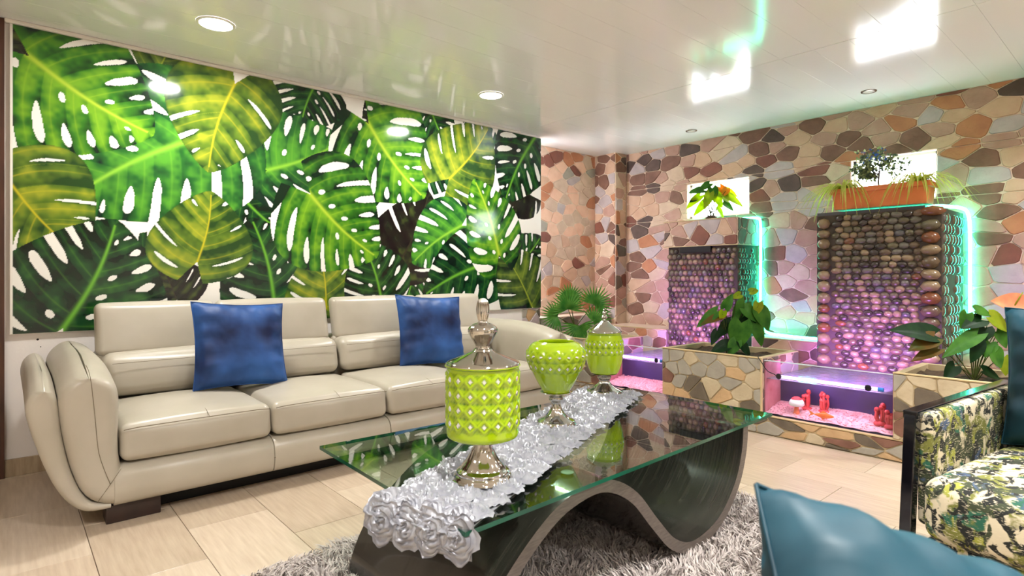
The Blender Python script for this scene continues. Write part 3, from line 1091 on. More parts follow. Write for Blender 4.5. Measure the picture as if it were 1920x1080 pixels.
TANKG = thin_glass('tank_glass', (0.95, 0.94, 0.99), 0.03, 1.5, 0.7)
GRAV = mat('gravel_pink_lit', (236, 206, 204), 0.6, col2=(214, 150, 150), nscale=60, namt=1.2)  # white gravel, with the tank's pink light put into its colour
BACKP = mat('tank_back', (66, 58, 108), 0.4, col2=(44, 38, 56), nscale=5)
RIM = mat('glass_rim', (206, 214, 224), 0.2)
WATER = bpy.data.materials.new('water_surface')
WATER.use_nodes = True
nt = WATER.node_tree
pbw = nt.nodes['Principled BSDF']
pbw.inputs['Base Color'].default_value = lin((150, 152, 172)) + (1,)  # lilac grey reflection put into the water's colour
pbw.inputs['Roughness'].default_value = 0.12
pbw.inputs['Alpha'].default_value = 0.88
nz = nt.nodes.new('ShaderNodeTexNoise')
nz.inputs['Scale'].default_value = 14
bp = nt.nodes.new('ShaderNodeBump')
bp.inputs['Strength'].default_value = 0.15
bp.inputs['Distance'].default_value = 0.02
nt.links.new(nz.outputs['Fac'], bp.inputs['Height'])
nt.links.new(bp.outputs[0], pbw.inputs['Normal'])
TUBE = mat('violet_tube', (240, 220, 255), 0.3, emit=(0.74, 0.36, 1.0), estr=VIOLET_E)
RUBBER = mat('black_rubber', (22, 20, 24), 0.5)
BLUECAP = mat('blue_cap', (60, 150, 220), 0.35)


def fish_tank(ya, yb, label, seed):
    o = empty('fish_tank', (4.4, (ya + yb) / 2, 0.135), label=label, cat='fish tank', group='fish tanks below the fountains')
    ox, oy, oz = 4.4, (ya + yb) / 2, .135
    hy = (yb - ya) / 2 - .004
    box('front_glass', 3.982 - ox, 3.99 - ox, -hy, hy, 0, .372, TANKG, o)
    mesh('glass_rim', *bbox(3.980 - ox, 3.992 - ox, -hy, hy, .372, .3775, .001), RIM, o)
    box('back_panel', 4.23 - ox, 4.24 - ox, -hy, hy, 0, .246, BACKP, o)
    box('tank_floor', 3.99 - ox, 4.23 - ox, -hy, hy, 0, .004, BACKP, o)
    for s in (-1, 1):
        box('side_panel', 3.992 - ox, 4.23 - ox, s * hy - .004, s * hy + .004, .004, .36, mat('pink_side', (206, 150, 150), 0.4, col2=(170, 96, 96), nscale=8), o)
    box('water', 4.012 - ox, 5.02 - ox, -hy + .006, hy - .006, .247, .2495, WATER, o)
    rs = np.random.RandomState(seed)
    g = G()
    nx, ny = 14, 18
    V = [(3.992 - ox + .237 * i / nx, -hy + .006 + (2 * hy - .012) * j / ny, .012 + .05 * (i / nx) + rs.uniform(-.004, .006)) for i in range(nx + 1) for j in range(ny + 1)]
    F = [(i * (ny + 1) + j, (i + 1) * (ny + 1) + j, (i + 1) * (ny + 1) + j + 1, i * (ny + 1) + j + 1) for i in range(nx) for j in range(ny)]
    g.add(V, F)
    for k in range(420):
        fx = rs.rand()
        x, y = 3.998 - ox + .225 * fx, rs.uniform(-hy + .012, hy - .012)
        r = rs.uniform(.004, .008)
        z = .014 + .05 * fx + r * .5
        a = rs.uniform(0, 3)
        c, s = math.cos(a) * r, math.sin(a) * r
        g.add([(x + c, y + s, z), (x - s, y + c, z), (x - c, y - s, z), (x + s, y - c, z), (x, y, z + r * .8), (x, y, z - r * .8)],
              [(0, 1, 4), (1, 2, 4), (2, 3, 4), (3, 0, 4), (1, 0, 5), (2, 1, 5), (3, 2, 5), (0, 3, 5)])
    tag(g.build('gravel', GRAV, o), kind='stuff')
    return o


fish_tank(1.095, 1.882, 'fish tank with pink lit gravel and red corals below the wide pebble fountain', 41)
fish_tank(2.696, 3.312, 'small fish tank between the fan palm planter and the middle planter', 42)


def tube_light(ya, yb, cups, label, cap):
    o = empty('aquarium_light', (4.006, (ya + yb) / 2, .407), label=label, cat='light', group='aquarium tube lights')
    oy = (ya + yb) / 2
    mesh('light_tube', *tube([(0, ya - oy, 0), (0, yb - oy, 0)], .0105, 12), TUBE, o, True, 50)
    for c in cups:
        V, F = lathe([(.001, 0), (.020, 0), (.018, .006), (.009, .012), (.001, .012)], 16)
        mesh('suction_cup', [(-.0125 - b * .2, c - oy + a, b2 + .002) for a, b2, b in V], F, RUBBER, o, True, 50)
    mesh('end_cap', *tube([(0, ya - oy - cap, 0), (0, ya - oy, 0)], .0125, 12), BLUECAP, o, True, 50)
    yc, ln = (ya + yb) / 2, yb - ya
    l = area('tube_fill', (4.022, yc, .418), .022, VIOLET_W * ln, (.60, .22, 1.0), (0, 0, 0), 'RECTANGLE', ln)  # added area light, aims violet at the pebbles and spares the floor
    l.rotation_euler = Vector((.80, 0, .60)).to_track_quat('-Z', 'Y').to_euler()
    l.data.size, l.data.size_y = .02, ln
    l.rotation_euler = (0, math.radians(-97), 0)
    l.data.spread = math.radians(80)
    l = area('tube_fill', (4.03, yc, .378), .022, PINK_W * ln, (1.0, .58, .84), (0, math.radians(-48), 0), 'RECTANGLE', ln)  # added pink area light for the gravel
    return o


tube_light(1.185, 1.79, (1.782, 1.235), 'violet aquarium tube with a blue cap in the tank below the wide fountain', .03)
tube_light(2.745, 3.26, (2.775,), 'violet aquarium tube in the small tank beside the fan palm planter', .02)
# cable from the first tube over the planter's corner
tag(mesh('light_cord', *tube(catmull([(3.945, 1.905, .535), (3.938, 1.875, .50), (3.95, 1.84, .445), (3.965, 1.80, .425), (3.97, 1.787, .412)], 5), .003, 6), RUBBER, None, True),
    'thin black cord from the violet tube over the corner of the middle planter', 'cord')

# ornaments and a fish in the tank
CORAL = mat('red_coral', (176, 44, 52), 0.6, col2=(206, 84, 76), nscale=30)


def coral(x, y, h, seed, label):
    rg = random.Random(seed)
    o = empty('coral_ornament', (x, y, .17), label=label, cat='ornament', group='red coral ornaments in the fish tank')
    o.scale = (1.25, 1.25, 1.3)
    V, F = lathe([(.001, -.004), (.028, 0), (.03, .008), (.022, .018), (.001, .022)], 12)
    mesh('coral_base', V, F, CORAL, o, True)
    for k in range(7):
        a = k * 0.9 + rg.uniform(-.3, .3)
        r = rg.uniform(.008, .024)
        hh = h * rg.uniform(.5, 1)
        P = catmull([(0.3 * r * math.cos(a), .3 * r * math.sin(a), .012), (r * math.cos(a), r * math.sin(a), hh * .5), (r * .8 * math.cos(a), r * .8 * math.sin(a), hh)], 4)
        g = G().add(*tube(P, .008, 6, True, .005))
        V, F = lathe([(.001, -.012), (.009, -.007), (.012, 0), (.009, .008), (.001, .011)], 8)
        p = P[-1]
        g.add([(a1 + p.x, b1 + p.y, c1 + p.z) for a1, b1, c1 in V], F)
        mesh('coral_branch', g.V, g.F, CORAL, o, True)


coral(4.165, 1.665, .105, 1, 'red coral ornament just behind the mushroom ornament in the tank')
coral(4.16, 1.555, .115, 2, 'red coral ornament in the middle of the tank')
coral(4.10, 1.20, .105, 3, 'tall red coral ornament below the blue tube cap in the tank')
coral(4.06, 1.13, .085, 4, 'red coral ornament against the tank end by the armchair planter')
o = empty('mushroom_ornament', (4.06, 1.69, .155), label='small mushroom ornament with a white rimmed red cap in the fish tank', cat='ornament')
o.scale = (1.25, 1.25, 1.35)
mesh('mushroom_stem', *lathe([(.016, -.008), (.02, 0), (.014, .012), (.011, .035), (.013, .05)], 14), mat('orange_stem', (232, 128, 84), 0.5), o, True)
mesh('mushroom_rim', *lathe([(.012, .045), (.034, .044), (.04, .052), (.037, .064), (.03, .074), (.022, .078)], 18), mat('white_rim', (226, 236, 222), 0.45), o, True)
mesh('mushroom_cap', *lathe([(.028, .068), (.026, .080), (.014, .088), (.001, .09)], 18), CORAL, o, True)
o = empty('goldfish', (4.025, 1.50, .186), RX(96), label='orange goldfish swimming low over the gravel of the fish tank', cat='fish')
o.scale = (1.3, 1.2, 1.2)
FISHM = mat('fish_orange', (240, 110, 44), 0.3, col2=(248, 150, 70), nscale=30)
V, F = lathe([(.001, -.045), (.006, -.04), (.013, -.02), (.016, 0), (.012, .022), (.005, .04), (.003, .046)], 12)
mesh('fish_body', [(c, a * .55, b) for a, b, c in V], F, FISHM, o, True)
for nm, pts in (('tail_fin', [(.044, 0, .002), (.072, 0, .02), (.064, 0, .0), (.074, 0, -.016)]), ('back_fin', [(-.015, 0, .014), (.004, 0, .027), (.022, 0, .011), (0, 0, .012)]), ('belly_fin', [(-.005, 0, -.013), (.008, 0, -.024), (.016, 0, -.012), (.005, 0, -.01)])):
    V = [(a, b + s, c) for s in (-.001, .001) for a, b, c in pts]
    mesh(nm, V, [(0, 1, 2, 3), (7, 6, 5, 4)] + [(i, i + 4, (i + 1) % 4 + 4, (i + 1) % 4) for i in range(4)], FISHM, o)

# ------------------------------------------------------------------ pebble fountains
PEB = [mat('pebble_%s' % n, a, 0.22, col2=b, nscale=14, spec=0.6) for n, a, b in (
    ('brown', (84, 68, 50), (106, 88, 68)), ('grey', (90, 86, 76), (112, 106, 94)), ('tan', (122, 102, 76), (142, 122, 94)), ('dark', (46, 40, 34), (66, 56, 48)),
    ('rust', (128, 80, 48), (100, 62, 42)), ('olive', (80, 74, 54), (104, 96, 72)), ('sand', (148, 128, 98), (130, 110, 82)), ('slate', (72, 70, 70), (94, 92, 90)))]
PW = [6, 3, 4, 4, 1, 6, 2, 1]


def dome(seg=8):
    V = [(0, 0, 1.0)]
    for (r, z) in ((.55, .84), (.9, .45), (1.0, -.25)):
        for k in range(seg):
            a = 2 * math.pi * k / seg
            V.append((r * math.cos(a), r * math.sin(a), z))
    F = [(0, 1 + k, 1 + (k + 1) % seg) for k in range(seg)]
    for j in range(2):
        for k in range(seg):
            k2 = (k + 1) % seg
            F.append((1 + j * seg + k, 1 + (j + 1) * seg + k, 1 + (j + 1) * seg + k2, 1 + j * seg + k2))
    return V, F


DV, DF = dome()
peb_mesh = []
for i, m in enumerate(PEB):
    me = bpy.data.meshes.new('pebble')
    rg = random.Random(i)
    me.from_pydata([(x * rg.uniform(.93, 1.07), y * rg.uniform(.93, 1.07), z) for x, y, z in DV], [], DF)
    me.materials.append(m)
    me.shade_smooth()
    peb_mesh.append(me)
AX_X = Matrix(((0, 0, -1), (-1, 0, 0), (0, 1, 0))).to_4x4()     # local x -> -Y, y -> Z, z(out) -> -X
AX_Y = Matrix(((1, 0, 0), (0, 0, -1), (0, 1, 0))).to_4x4()      # local x -> X, y -> Z, z(out) -> -Y


def pebble(parent, p, ax, ru, rv, rd, rg, tilt=0.2, mi=None):
    i = rg.choices(range(8), PW)[0] if mi is None else mi
    o = bpy.data.objects.new('pebble', peb_mesh[i])
    o.parent = parent
    M = Matrix.Translation(p) @ ax @ Matrix.Rotation(rg.uniform(-tilt, tilt), 4, 'Z') @ Matrix.Diagonal((ru, rv, rd, 1))
    o.matrix_basis = M
    COL.objects.link(o)
    return o


def side_pebbles(parent, y, x0, x1, z0, z1, rg, sx, sz, off):
    """narrow side face: too small to pick apart, joined"""
    for ci in range(4):
        g = G()
        z = z0
        row = 0
        while z < z1:
            x = x0 + (sx * .5 if row % 2 else 0)
            while x < x1:
                a, b = sx * rg.uniform(.42, .54), sz * rg.uniform(.42, .54)
                if (int(x * 1000) + row) % 4 == ci:
                    g.add([(x + v[0] * a - off[0], y - v[2] * .014 - off[1], z + v[1] * b - off[2]) for v in DV], [f for f in DF])
                x += sx * rg.uniform(.95, 1.05)
            z += sz * .95
            row += 1
        tag(g.build('side_pebble', PEB[(0, 1, 5, 7)[ci]], parent, True), kind='stuff')


MORTAR = mat('mortar', (66, 56, 46), 0.8, bump=.3, bscale=50)
# narrow fountain with a stone clad head
f1 = empty('pebble_fountain', (5.22, 2.985, .135), label='narrow pebble fountain with a stone clad head below the yellow leaved plant', cat='fountain', group='pebble fountains on the stone wall')
fx, fy, fz = 5.22, 2.985, .135
box('fountain_body', 5.035 - fx, 5.398 - fx, 2.62 - fy, 3.35 - fy, 0, 1.25, MORTAR, f1)
rg = random.Random(51)
z = .43
row = 0
while z < 1.375:
    y = 3.335 - (0.026 if row % 2 else 0)
    while y > 2.635:
        if not (z > 1.31 and 2.86 < y < 3.21):
            pebble(f1, (5.037 - fx, y - fy, z - fz), AX_X, .029 * rg.uniform(.85, 1.12), .030 * rg.uniform(.88, 1.12), .021, rg, .6)
        y -= .0525 * rg.uniform(.92, 1.06)
    z += .0535
    row += 1
side_pebbles(f1, 2.622, 5.06, 5.39, .43, 1.375, rg, .05, .053, (fx, fy, fz))
box('spout_slot', 5.0 - fx, 5.05 - fx, 2.87 - fy, 3.2 - fy, 1.325 - fz, 1.384 - fz, BLACK, f1)  # black box in place of the shaded recess of the spout
hb = box('head_block', 5.008 - fx, 5.398 - fx, 2.605 - fy, 3.385 - fy, 1.386 - fz, 1.636 - fz, GROUT, f1)
clad(f1, [(2.605 - fy, 3.385 - fy, 1.388 - fz, 1.634 - fz)], (2.605 - fy, 3.385 - fy, 1.38 - fz, 1.64 - fz), .16, .12, lambda u, v, d: (5.008 - fx - d, u, v), PAL_WALL + [S_LILAC, S_BEIGE], 52, flip=True)
clad(f1, [(5.008 - fx, 5.395 - fx, 1.388 - fz, 1.634 - fz)], (5.008 - fx, 5.395 - fx, 1.38 - fz, 1.64 - fz), .14, .12, lambda u, v, d: (u, 2.605 - fy - d, v), [S_GREY, S_BEIGE, S_OLIVE, S_LILAC], 53)
mesh('edge_strip', *bbox(4.998 - fx, 5.01 - fx, 2.600 - fy, 3.388 - fy, 1.6335 - fz, 1.640 - fz, .002), EDGE, f1)
mesh('drip_edge', *bbox(4.998 - fx, 5.02 - fx, 2.600 - fy, 3.388 - fy, 1.382 - fz, 1.388 - fz, .002), EDGE, f1)

# wide fountain
f2 = empty('pebble_fountain', (5.08, 1.435, .135), label='wide pebble fountain with columns of large pebbles below the terracotta planter', cat='fountain', group='pebble fountains on the stone wall')
fx, fy, fz = 5.08, 1.435, .135
box('fountain_body', 4.79 - fx, 5.398 - fx, 1.035 - fy, 1.838 - fy, 0, 1.43, MORTAR, f2)
rg = random.Random(61)
z = .425
row = 0
while z < 1.545:
    y = 1.735 - (0.03 if row % 2 else 0)
    while y > 1.165:
        a = rg.uniform(.8, 1.25)
        pebble(f2, (4.792 - fx, y - .031 * a - fy, z - fz), AX_X, .0345 * a, .0258 * rg.uniform(.92, 1.1), .021, rg, .18)
        y -= .062 * a
    z += .0445
    row += 1
for (ya, w) in ((1.788, .05), (1.098, .062)):
    z = .45
    while z < 1.50:
        hgt = rg.uniform(.036, .048)
        pebble(f2, (4.792 - fx, ya - fy, z + hgt - .04 - fz), AX_X, w * rg.uniform(.92, 1.05), hgt, .045, rg, .1, rg.choice((0, 0, 5, 2, 6, 0, 2, 4)))
        z += hgt * 2 * .96
pebble(f2, (4.80 - fx, 1.09 - fy, 1.545 - fz), AX_X, .078, .038, .05, rg, .05, 4)
side_pebbles(f2, 1.037, 4.83, 5.39, .43, 1.55, rg, .085, .075, (fx, fy, fz))
box('slab', 4.79 - fx, 5.395 - fx, 1.13 - fy, 1.836 - fy, 1.565 - fz, 1.588 - fz, mat('slab_dark', (58, 56, 60), 0.3), f2)

# teal rope lights
TEALM = mat('teal_rope', (160, 255, 235), 0.4, emit=(0.05, 1.0, 0.62), estr=TEAL_E)
P = catmull([(5.37, 3.30, 1.652), (5.37, 3.0, 1.652), (5.37, 2.70, 1.652), (5.375, 2.60, 1.645), (5.378, 2.572, 1.60), (5.378, 2.57, 1.3), (5.375, 2.57, 1.0), (5.365, 2.565, .74), (5.33, 2.53, .62), (5.25, 2.44, .578), (5.15, 2.25, .573), (5.10, 2.05, .573), (5.09, 1.862, .573)], 8)
o = empty('rope_light', (5.37, 2.6, .6), label='teal glowing rope light running down beside the narrow fountain', cat='light', group='teal rope lights')
mesh('light_tube', *tube([(p.x - 5.37, p.y - 2.6, p.z - .6) for p in P], .0125, 10), TEALM, o, True)
for p in (P[30], P[52], P[-10]):
    V, F = bbox(-.002, .03, -.018, .018, -.008, .008, .002)
    mesh('clip', [(a + p.x - 5.37, b + p.y - 2.6, c + p.z - .6) for a, b, c in V] if p.z > .7 else [(b * .4 + p.x - 5.37, c + p.y - 2.6, -a * .3 - .006 + p.z - .6) for a, b, c in V], F, PADM, o)
P = catmull([(5.06, 1.80, 1.601), (5.035, 1.7, 1.601), (5.03, 1.5, 1.601), (5.03, 1.2, 1.601), (5.06, 1.10, 1.601), (5.16, 1.06, 1.60), (5.3, 1.03, 1.60), (5.37, 1.0, 1.56), (5.378, .99, 1.4), (5.378, .99, 1.0), (5.376, .985, .7), (5.35, .97, .56)], 8)
o = empty('rope_light', (5.37, 1.0, .56), label='teal glowing rope light under the terracotta planter and down the wide fountain', cat='light', group='teal rope lights')
mesh('light_tube', *tube([(p.x - 5.37, p.y - 1.0, p.z - .56) for p in P], .0125, 10), TEALM, o, True)

# ------------------------------------------------------------------ table runner of ruffled rosettes
def ruffle_mat():
    m = mat('silver_satin', (168, 169, 174), 0.30, metal=0.3, col2=(136, 137, 146), nscale=30)
    return m


SATIN = ruffle_mat()
RU0, RUV = Vector((0.855, 1.330)), Vector((2.515, 2.030)) - Vector((0.855, 1.330))
RLEN = RUV.length
rang = math.atan2(RUV.y, RUV.x)
runner = empty('table_runner', (RU0.x, RU0.y, ZT), rang, label='silver grey table runner of ruffled satin rosettes under the three green jars', cat='table runner')
RHALF = .165
# backing cloth that follows the table and hangs over its end
P = [(-.016 - .004, 0, -.085), (-.020, 0, -.05), (-.018, 0, -.012), (-.012, 0, .0035), (.03, 0, .0045), (RLEN * .5, 0, .0045), (RLEN, 0, .0045)]
V, F = [], []
for p in P:
    V += [(p[0], -RHALF + .01, p[2]), (p[0], RHALF - .01, p[2]), (p[0] + (-.0015 if p[2] < 0 else 0), -RHALF + .01, p[2] - (.003 if p[2] >= 0 else 0)), (p[0] + (.0 if p[2] >= 0 else .002), RHALF - .01, p[2] - (.003 if p[2] >= 0 else 0))]
for i in range(len(P) - 1):
    a, b = 4 * i, 4 * i + 4
    F += [(a, a + 1, b + 1, b), (a + 2, b + 2, b + 3, a + 3), (a, b, b + 2, a + 2), (a + 1, a + 3, b + 3, b + 1)]
F += [(0, 2, 3, 1), (4 * len(P) - 4, 4 * len(P) - 3, 4 * len(P) - 1, 4 * len(P) - 2)]
mesh('backing_cloth', V, F, SATIN, runner)
ros = []
for var in range(4):
    rg = random.Random(80 + var)
    nr, ns = 15, 30
    ph = rg.uniform(0, 6)
    V, F = [(0, 0, .012)], []
    for j in range(1, nr + 1):
        r = j / nr
        for k in range(ns):
            a = 2 * math.pi * k / ns
            sp = (r * 4.6 + a / (2 * math.pi) * (1 if var % 2 else -1) + ph)
            saw = sp - math.floor(sp)
            lobe = 1 + (0.10 * math.sin(5 * a + ph) + .05 * math.sin(11 * a + 2 * ph)) * r
            rr = .062 * r * lobe + .003 * math.sin(3 * a + 9 * r)
            z = .004 + .016 * (1 - r ** 2) + .024 * (saw ** 2.2) * (.5 + .5 * math.sin(2 * a + 6 * r + ph) ** 2) * (1 - .4 * r)
            if j == nr:
                z = .004 + .010 * abs(math.sin(7 * a + ph))
            V.append((rr * math.cos(a), rr * math.sin(a), z))
    for k in range(ns):
        F.append((0, 1 + k, 1 + (k + 1) % ns))
    for j in range(nr - 1):
        for k in range(ns):
            k2 = (k + 1) % ns
            F.append((1 + j * ns + k, 1 + (j + 1) * ns + k, 1 + (j + 1) * ns + k2, 1 + j * ns + k2))
    me = bpy.data.meshes.new('rosette')
    me.from_pydata(V, [], F)
    me.materials.append(SATIN)
    me.shade_smooth()
    ros.append(me)
rg = random.Random(90)


def rosette(M):
    o = bpy.data.objects.new('rosette', rg.choice(ros))
    o.parent = runner
    o.matrix_basis = M
    COL.objects.link(o)


nrow = 18
for i in range(nrow):
    for j in range(4):
        x = .045 + (RLEN - .09) * i / (nrow - 1)
        y = -RHALF + .045 + (2 * RHALF - .09) * j / 3
        s = rg.uniform(.92, 1.1)
        rosette(Matrix.Translation((x + rg.uniform(-.008, .008), y + rg.uniform(-.006, .006), .003)) @ Matrix.Rotation(rg.uniform(0, 6), 4, 'Z') @ Matrix.Diagonal((s, s, rg.uniform(.75, 1.0), 1)))
for j in range(4):                     # the row that hangs over the glass edge
    y = -RHALF + .045 + (2 * RHALF - .09) * j / 3
    rosette(Matrix.Translation((-.022, y, -.030)) @ Matrix.Rotation(math.radians(-80), 4, 'Y') @ Matrix.Rotation(rg.uniform(0, 6), 4, 'Z'))
    rosette(Matrix.Translation((-.004, y + .02, .002)) @ Matrix.Rotation(math.radians(-35), 4, 'Y') @ Matrix.Rotation(rg.uniform(0, 6), 4, 'Z') @ Matrix.Diagonal((.8, .8, .9, 1)))

# ------------------------------------------------------------------ green jars
GLAZE = mat('lime_glaze', (168, 190, 8), 0.10, col2=(148, 176, 6), nscale=5, coat=0.6, spec=0.6)
nt = GLAZE.node_tree
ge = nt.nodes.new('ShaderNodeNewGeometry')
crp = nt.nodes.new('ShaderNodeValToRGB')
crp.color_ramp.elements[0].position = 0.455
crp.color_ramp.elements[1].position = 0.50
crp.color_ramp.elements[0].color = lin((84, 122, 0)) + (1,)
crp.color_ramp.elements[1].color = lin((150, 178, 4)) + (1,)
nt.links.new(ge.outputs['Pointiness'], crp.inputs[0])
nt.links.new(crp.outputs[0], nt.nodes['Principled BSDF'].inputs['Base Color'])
CHROME = mat('silver_ceramic', (196, 193, 186), 0.07, metal=1.0, bump=0.06, bscale=30)
STONE = mat('rhinestone', (248, 248, 250), 0.04, metal=0.75)
GV = [(1, 0, 0), (0, 1, 0), (-1, 0, 0), (0, -1, 0), (.55, 0, .5), (0, .55, .5), (-.55, 0, .5), (0, -.55, .5)]
GF = [(0, 1, 5, 4), (1, 2, 6, 5), (2, 3, 7, 6), (3, 0, 4, 7), (4, 5, 6, 7)]
gem = bpy.data.meshes.new('rhinestone')
gem.from_pydata(GV, [], GF)
gem.materials.append(STONE)


def densify(prof, dz=.004):
    out = []
    for i in range(len(prof) - 1):
        (r0, z0), (r1, z1) = prof[i], prof[i + 1]
        n = max(1, int(math.hypot(r1 - r0, z1 - z0) / dz))
        for k in range(n):
            out.append((r0 + (r1 - r0) * k / n, z0 + (z1 - z0) * k / n))
    out.append(prof[-1])
    return out


def smoothp(pts, n=5):
    return [(max(.001, v.x), v.y) for v in catmull([(a, b, 0) for a, b in pts], n)]


def jar(name, loc, label, foot, body, lids, ncol, zr, nrow, gems, rz=0.0, inner=None, seg=136):
    o = empty(name, loc, rz, label=label, cat='jar' if lids else 'vase', group='lime green jars on the table runner')
    mesh('foot', *lathe(smoothp(foot, 5), 40, lambda w, z, r: .0022 * math.cos(12 * w) * (1 if .03 < z < .09 else 0)), CHROME, o, True, 70)
    z0, z1 = zr

    def relief(w, z, r):
        if not (z0 < z < z1) or r < .05:
            return 0
        p = w * ncol / (2 * math.pi)
        q = (z - z0) / (z1 - z0) * nrow
        e = min(1, (z - z0) / .006, (z1 - z) / .006)
        fp, fq = abs(p - math.floor(p) - .5), abs(q - math.floor(q) - .5)
        d = fp + fq                                    # 0 at the cell centre, 1 in its corners
        ring = math.exp(-((d - .42) / .10) ** 2)
        petal = math.exp(-((fp - .5) / .09) ** 2) * math.sin(math.pi * (q - math.floor(q))) ** .6
        return e * (.0042 * ring + .0010 * petal - .0040 * math.exp(-((d - 1.0) / .22) ** 2) - .002 * math.exp(-(d / .2) ** 2))
    prof = densify(smoothp(body, 6), .0032)
    g = G().add(*lathe(prof, seg, relief))
    ob = g.build('body', GLAZE, o, True, 65)
    # radius of the wall at a height
    def rad(z):
        best = min(prof[:len(prof)], key=lambda t: abs(t[1] - z) + (0 if t[0] > .05 else 1))
        return best[0]
    for j in range(nrow):
        z = z0 + (z1 - z0) * (j + .5) / nrow
        r = rad(z)
        sl = math.atan2(rad(z - .008) - rad(z + .008), .016)
        for i in range(ncol):
            w = 2 * math.pi * (i + .5) / ncol
            k = bpy.data.objects.new('rhinestone', gem)
            k.parent = ob
            s = gems
            k.matrix_basis = Matrix.Rotation(w, 4, 'Z') @ Matrix.Translation((r - .0012, 0, z)) @ Matrix.Rotation(math.pi / 2 - sl, 4, 'Y') @ Matrix.Diagonal((s, s * .85, s * .8, 1))
            COL.objects.link(k)
    for nm, p, fl in lids:
        mesh(nm, *lathe(smoothp(p, 6), 48, (lambda w, z, r: .0011 * math.cos(16 * w)) if fl else None), CHROME, o, True, 60)
    if inner:
        mesh('inside', *lathe(smoothp(inner, 4), 48), mat('glaze_inside', (120, 126, 10), 0.3), o, True)
    return o


ZV = ZT + .016
jar('tall_jar', (1.12, 1.417, ZV), 'tallest green jar, a studded cylinder with a silver finial lid', [(.001, 0), (.090, 0), (.093, .006), (.088, .014), (.084, .018), (.082, .026), (.070, .034), (.064, .042), (.048, .062), (.036, .085), (.029, .105), (.027, .12), (.034, .127), (.06, .130), (.001, .131)],
    [(.03, .128), (.092, .129), (.108, .133), (.113, .143), (.113, .16), (.113, .2), (.113, .25), (.113, .3), (.113, .335), (.112, .348), (.109, .352), (.001, .353)],
    [('lid', [(.108, .350), (.114, .352), (.115, .358), (.108, .364), (.088, .372), (.06, .383), (.034, .394), (.026, .402), (.001, .404)], False),
     ('finial', [(.001, .39), (.028, .392), (.024, .40), (.021, .408), (.026, .42), (.037, .438), (.045, .455), (.044, .466), (.032, .477), (.018, .482), (.013, .487), (.015, .495), (.019, .512), (.0195, .53), (.016, .548), (.008, .557), (.001, .559)], True)],
    17, (.162, .338), 4, .0105, .2, seg=204)
jar('goblet_vase', (1.771, 1.736, ZV), 'open green goblet vase with two rows of rhinestones, no lid', [(.001, 0), (.080, 0), (.083, .006), (.078, .014), (.06, .022), (.038, .040), (.023, .062), (.018, .08), (.02, .09), (.030, .10), (.031, .112), (.023, .12), (.03, .126), (.060, .131), (.063, .136), (.001, .138)],
    [(.03, .134), (.055, .136), (.064, .148), (.086, .185), (.107, .228), (.122, .265), (.127, .29), (.122, .318), (.106, .338), (.088, .347), (.080, .350), (.076, .347), (.078, .336), (.09, .31), (.001, .25)],
    [], 20, (.222, .318), 2, .0105, .1)
jar('lidded_jar', (2.444, 2.031, ZV), 'small green barrel jar with a cone shaped silver lid, last on the runner', [(.001, 0), (.098, 0), (.1, .006), (.092, .014), (.06, .028), (.034, .046), (.026, .062), (.034, .074), (.036, .082), (.028, .09), (.034, .096), (.07, .10), (.001, .102)],
    [(.03, .10), (.066, .102), (.078, .112), (.092, .15), (.1, .195), (.102, .235), (.098, .28), (.09, .312), (.086, .322), (.001, .324)],
    [('lid', [(.086, .320), (.092, .323), (.092, .330), (.078, .342), (.052, .36), (.028, .376), (.014, .386), (.001, .388)], True),
     ('finial', [(.001, .38), (.012, .384), (.009, .392), (.016, .401), (.017, .408), (.009, .415), (.007, .419), (.012, .426), (.011, .432), (.005, .437), (.005, .441), (.007, .445), (.001, .45)], False)],
    20, (.205, .285), 2, .0098, .3)

# ------------------------------------------------------------------ armchair, teal cushions
FLORAL = bpy.data.materials.new('floral_fabric')
FLORAL.use_nodes = True
nt = FLORAL.node_tree
pf = nt.nodes['Principled BSDF']
pf.inputs['Roughness'].default_value = 0.8
tcn = nt.nodes.new('ShaderNodeTexCoord')


def noise_mask(scale, lo, hi, off, stretch=(1, 1, 1), detail=4, dist=0.6):
    mp = nt.nodes.new('ShaderNodeMapping')
    mp.inputs['Location'].default_value = off
    mp.inputs['Scale'].default_value = stretch
    nt.links.new(tcn.outputs['Object'], mp.inputs['Vector'])
    n = nt.nodes.new('ShaderNodeTexNoise')
    n.inputs['Scale'].default_value = scale
    n.inputs['Detail'].default_value = detail
    n.inputs['Distortion'].default_value = dist
    nt.links.new(mp.outputs[0], n.inputs['Vector'])
    r = nt.nodes.new('ShaderNodeMapRange')
    r.inputs['From Min'].default_value = lo
    r.inputs['From Max'].default_value = hi
    nt.links.new(n.outputs['Fac'], r.inputs['Value'])
    return r.outputs[0]


cur = None
for colr, args in (((112, 114, 48), (9, .50, .55, (3, 1, 2))), ((52, 60, 36), (11, .52, .56, (7, 5, 1))), ((34, 92, 70), (10, .60, .64, (1, 8, 4))), ((66, 84, 112), (9, .63, .67, (9, 2, 6))),
                   ((150, 152, 60), (16, .60, .64, (2, 9, 9))), ((22, 24, 20), (20, .53, .56, (4, 4, 8), (1, 1, 1), 6, 1.2)), ((212, 200, 172), (60, .60, .66, (5, 5, 5), (1, 1, 6), 2, .2))):
    k = noise_mask(*args)
    mx = nt.nodes.new('ShaderNodeMix')
    mx.data_type = 'RGBA'
    nt.links.new(k, mx.inputs[0])
    if cur is None:
        mx.inputs[6].default_value = lin((206, 194, 166)) + (1,)
    else:
        nt.links.new(cur, mx.inputs[6])
    mx.inputs[7].default_value = lin(colr) + (1,)
    cur = mx.outputs[2]
nt.links.new(cur, pf.inputs['Base Color'])
LACQ = mat('black_lacquer', (14, 13, 18), 0.12, coat=0.6)
CHX, CHY, CHR = 2.712, 0.180, math.radians(-8.5)
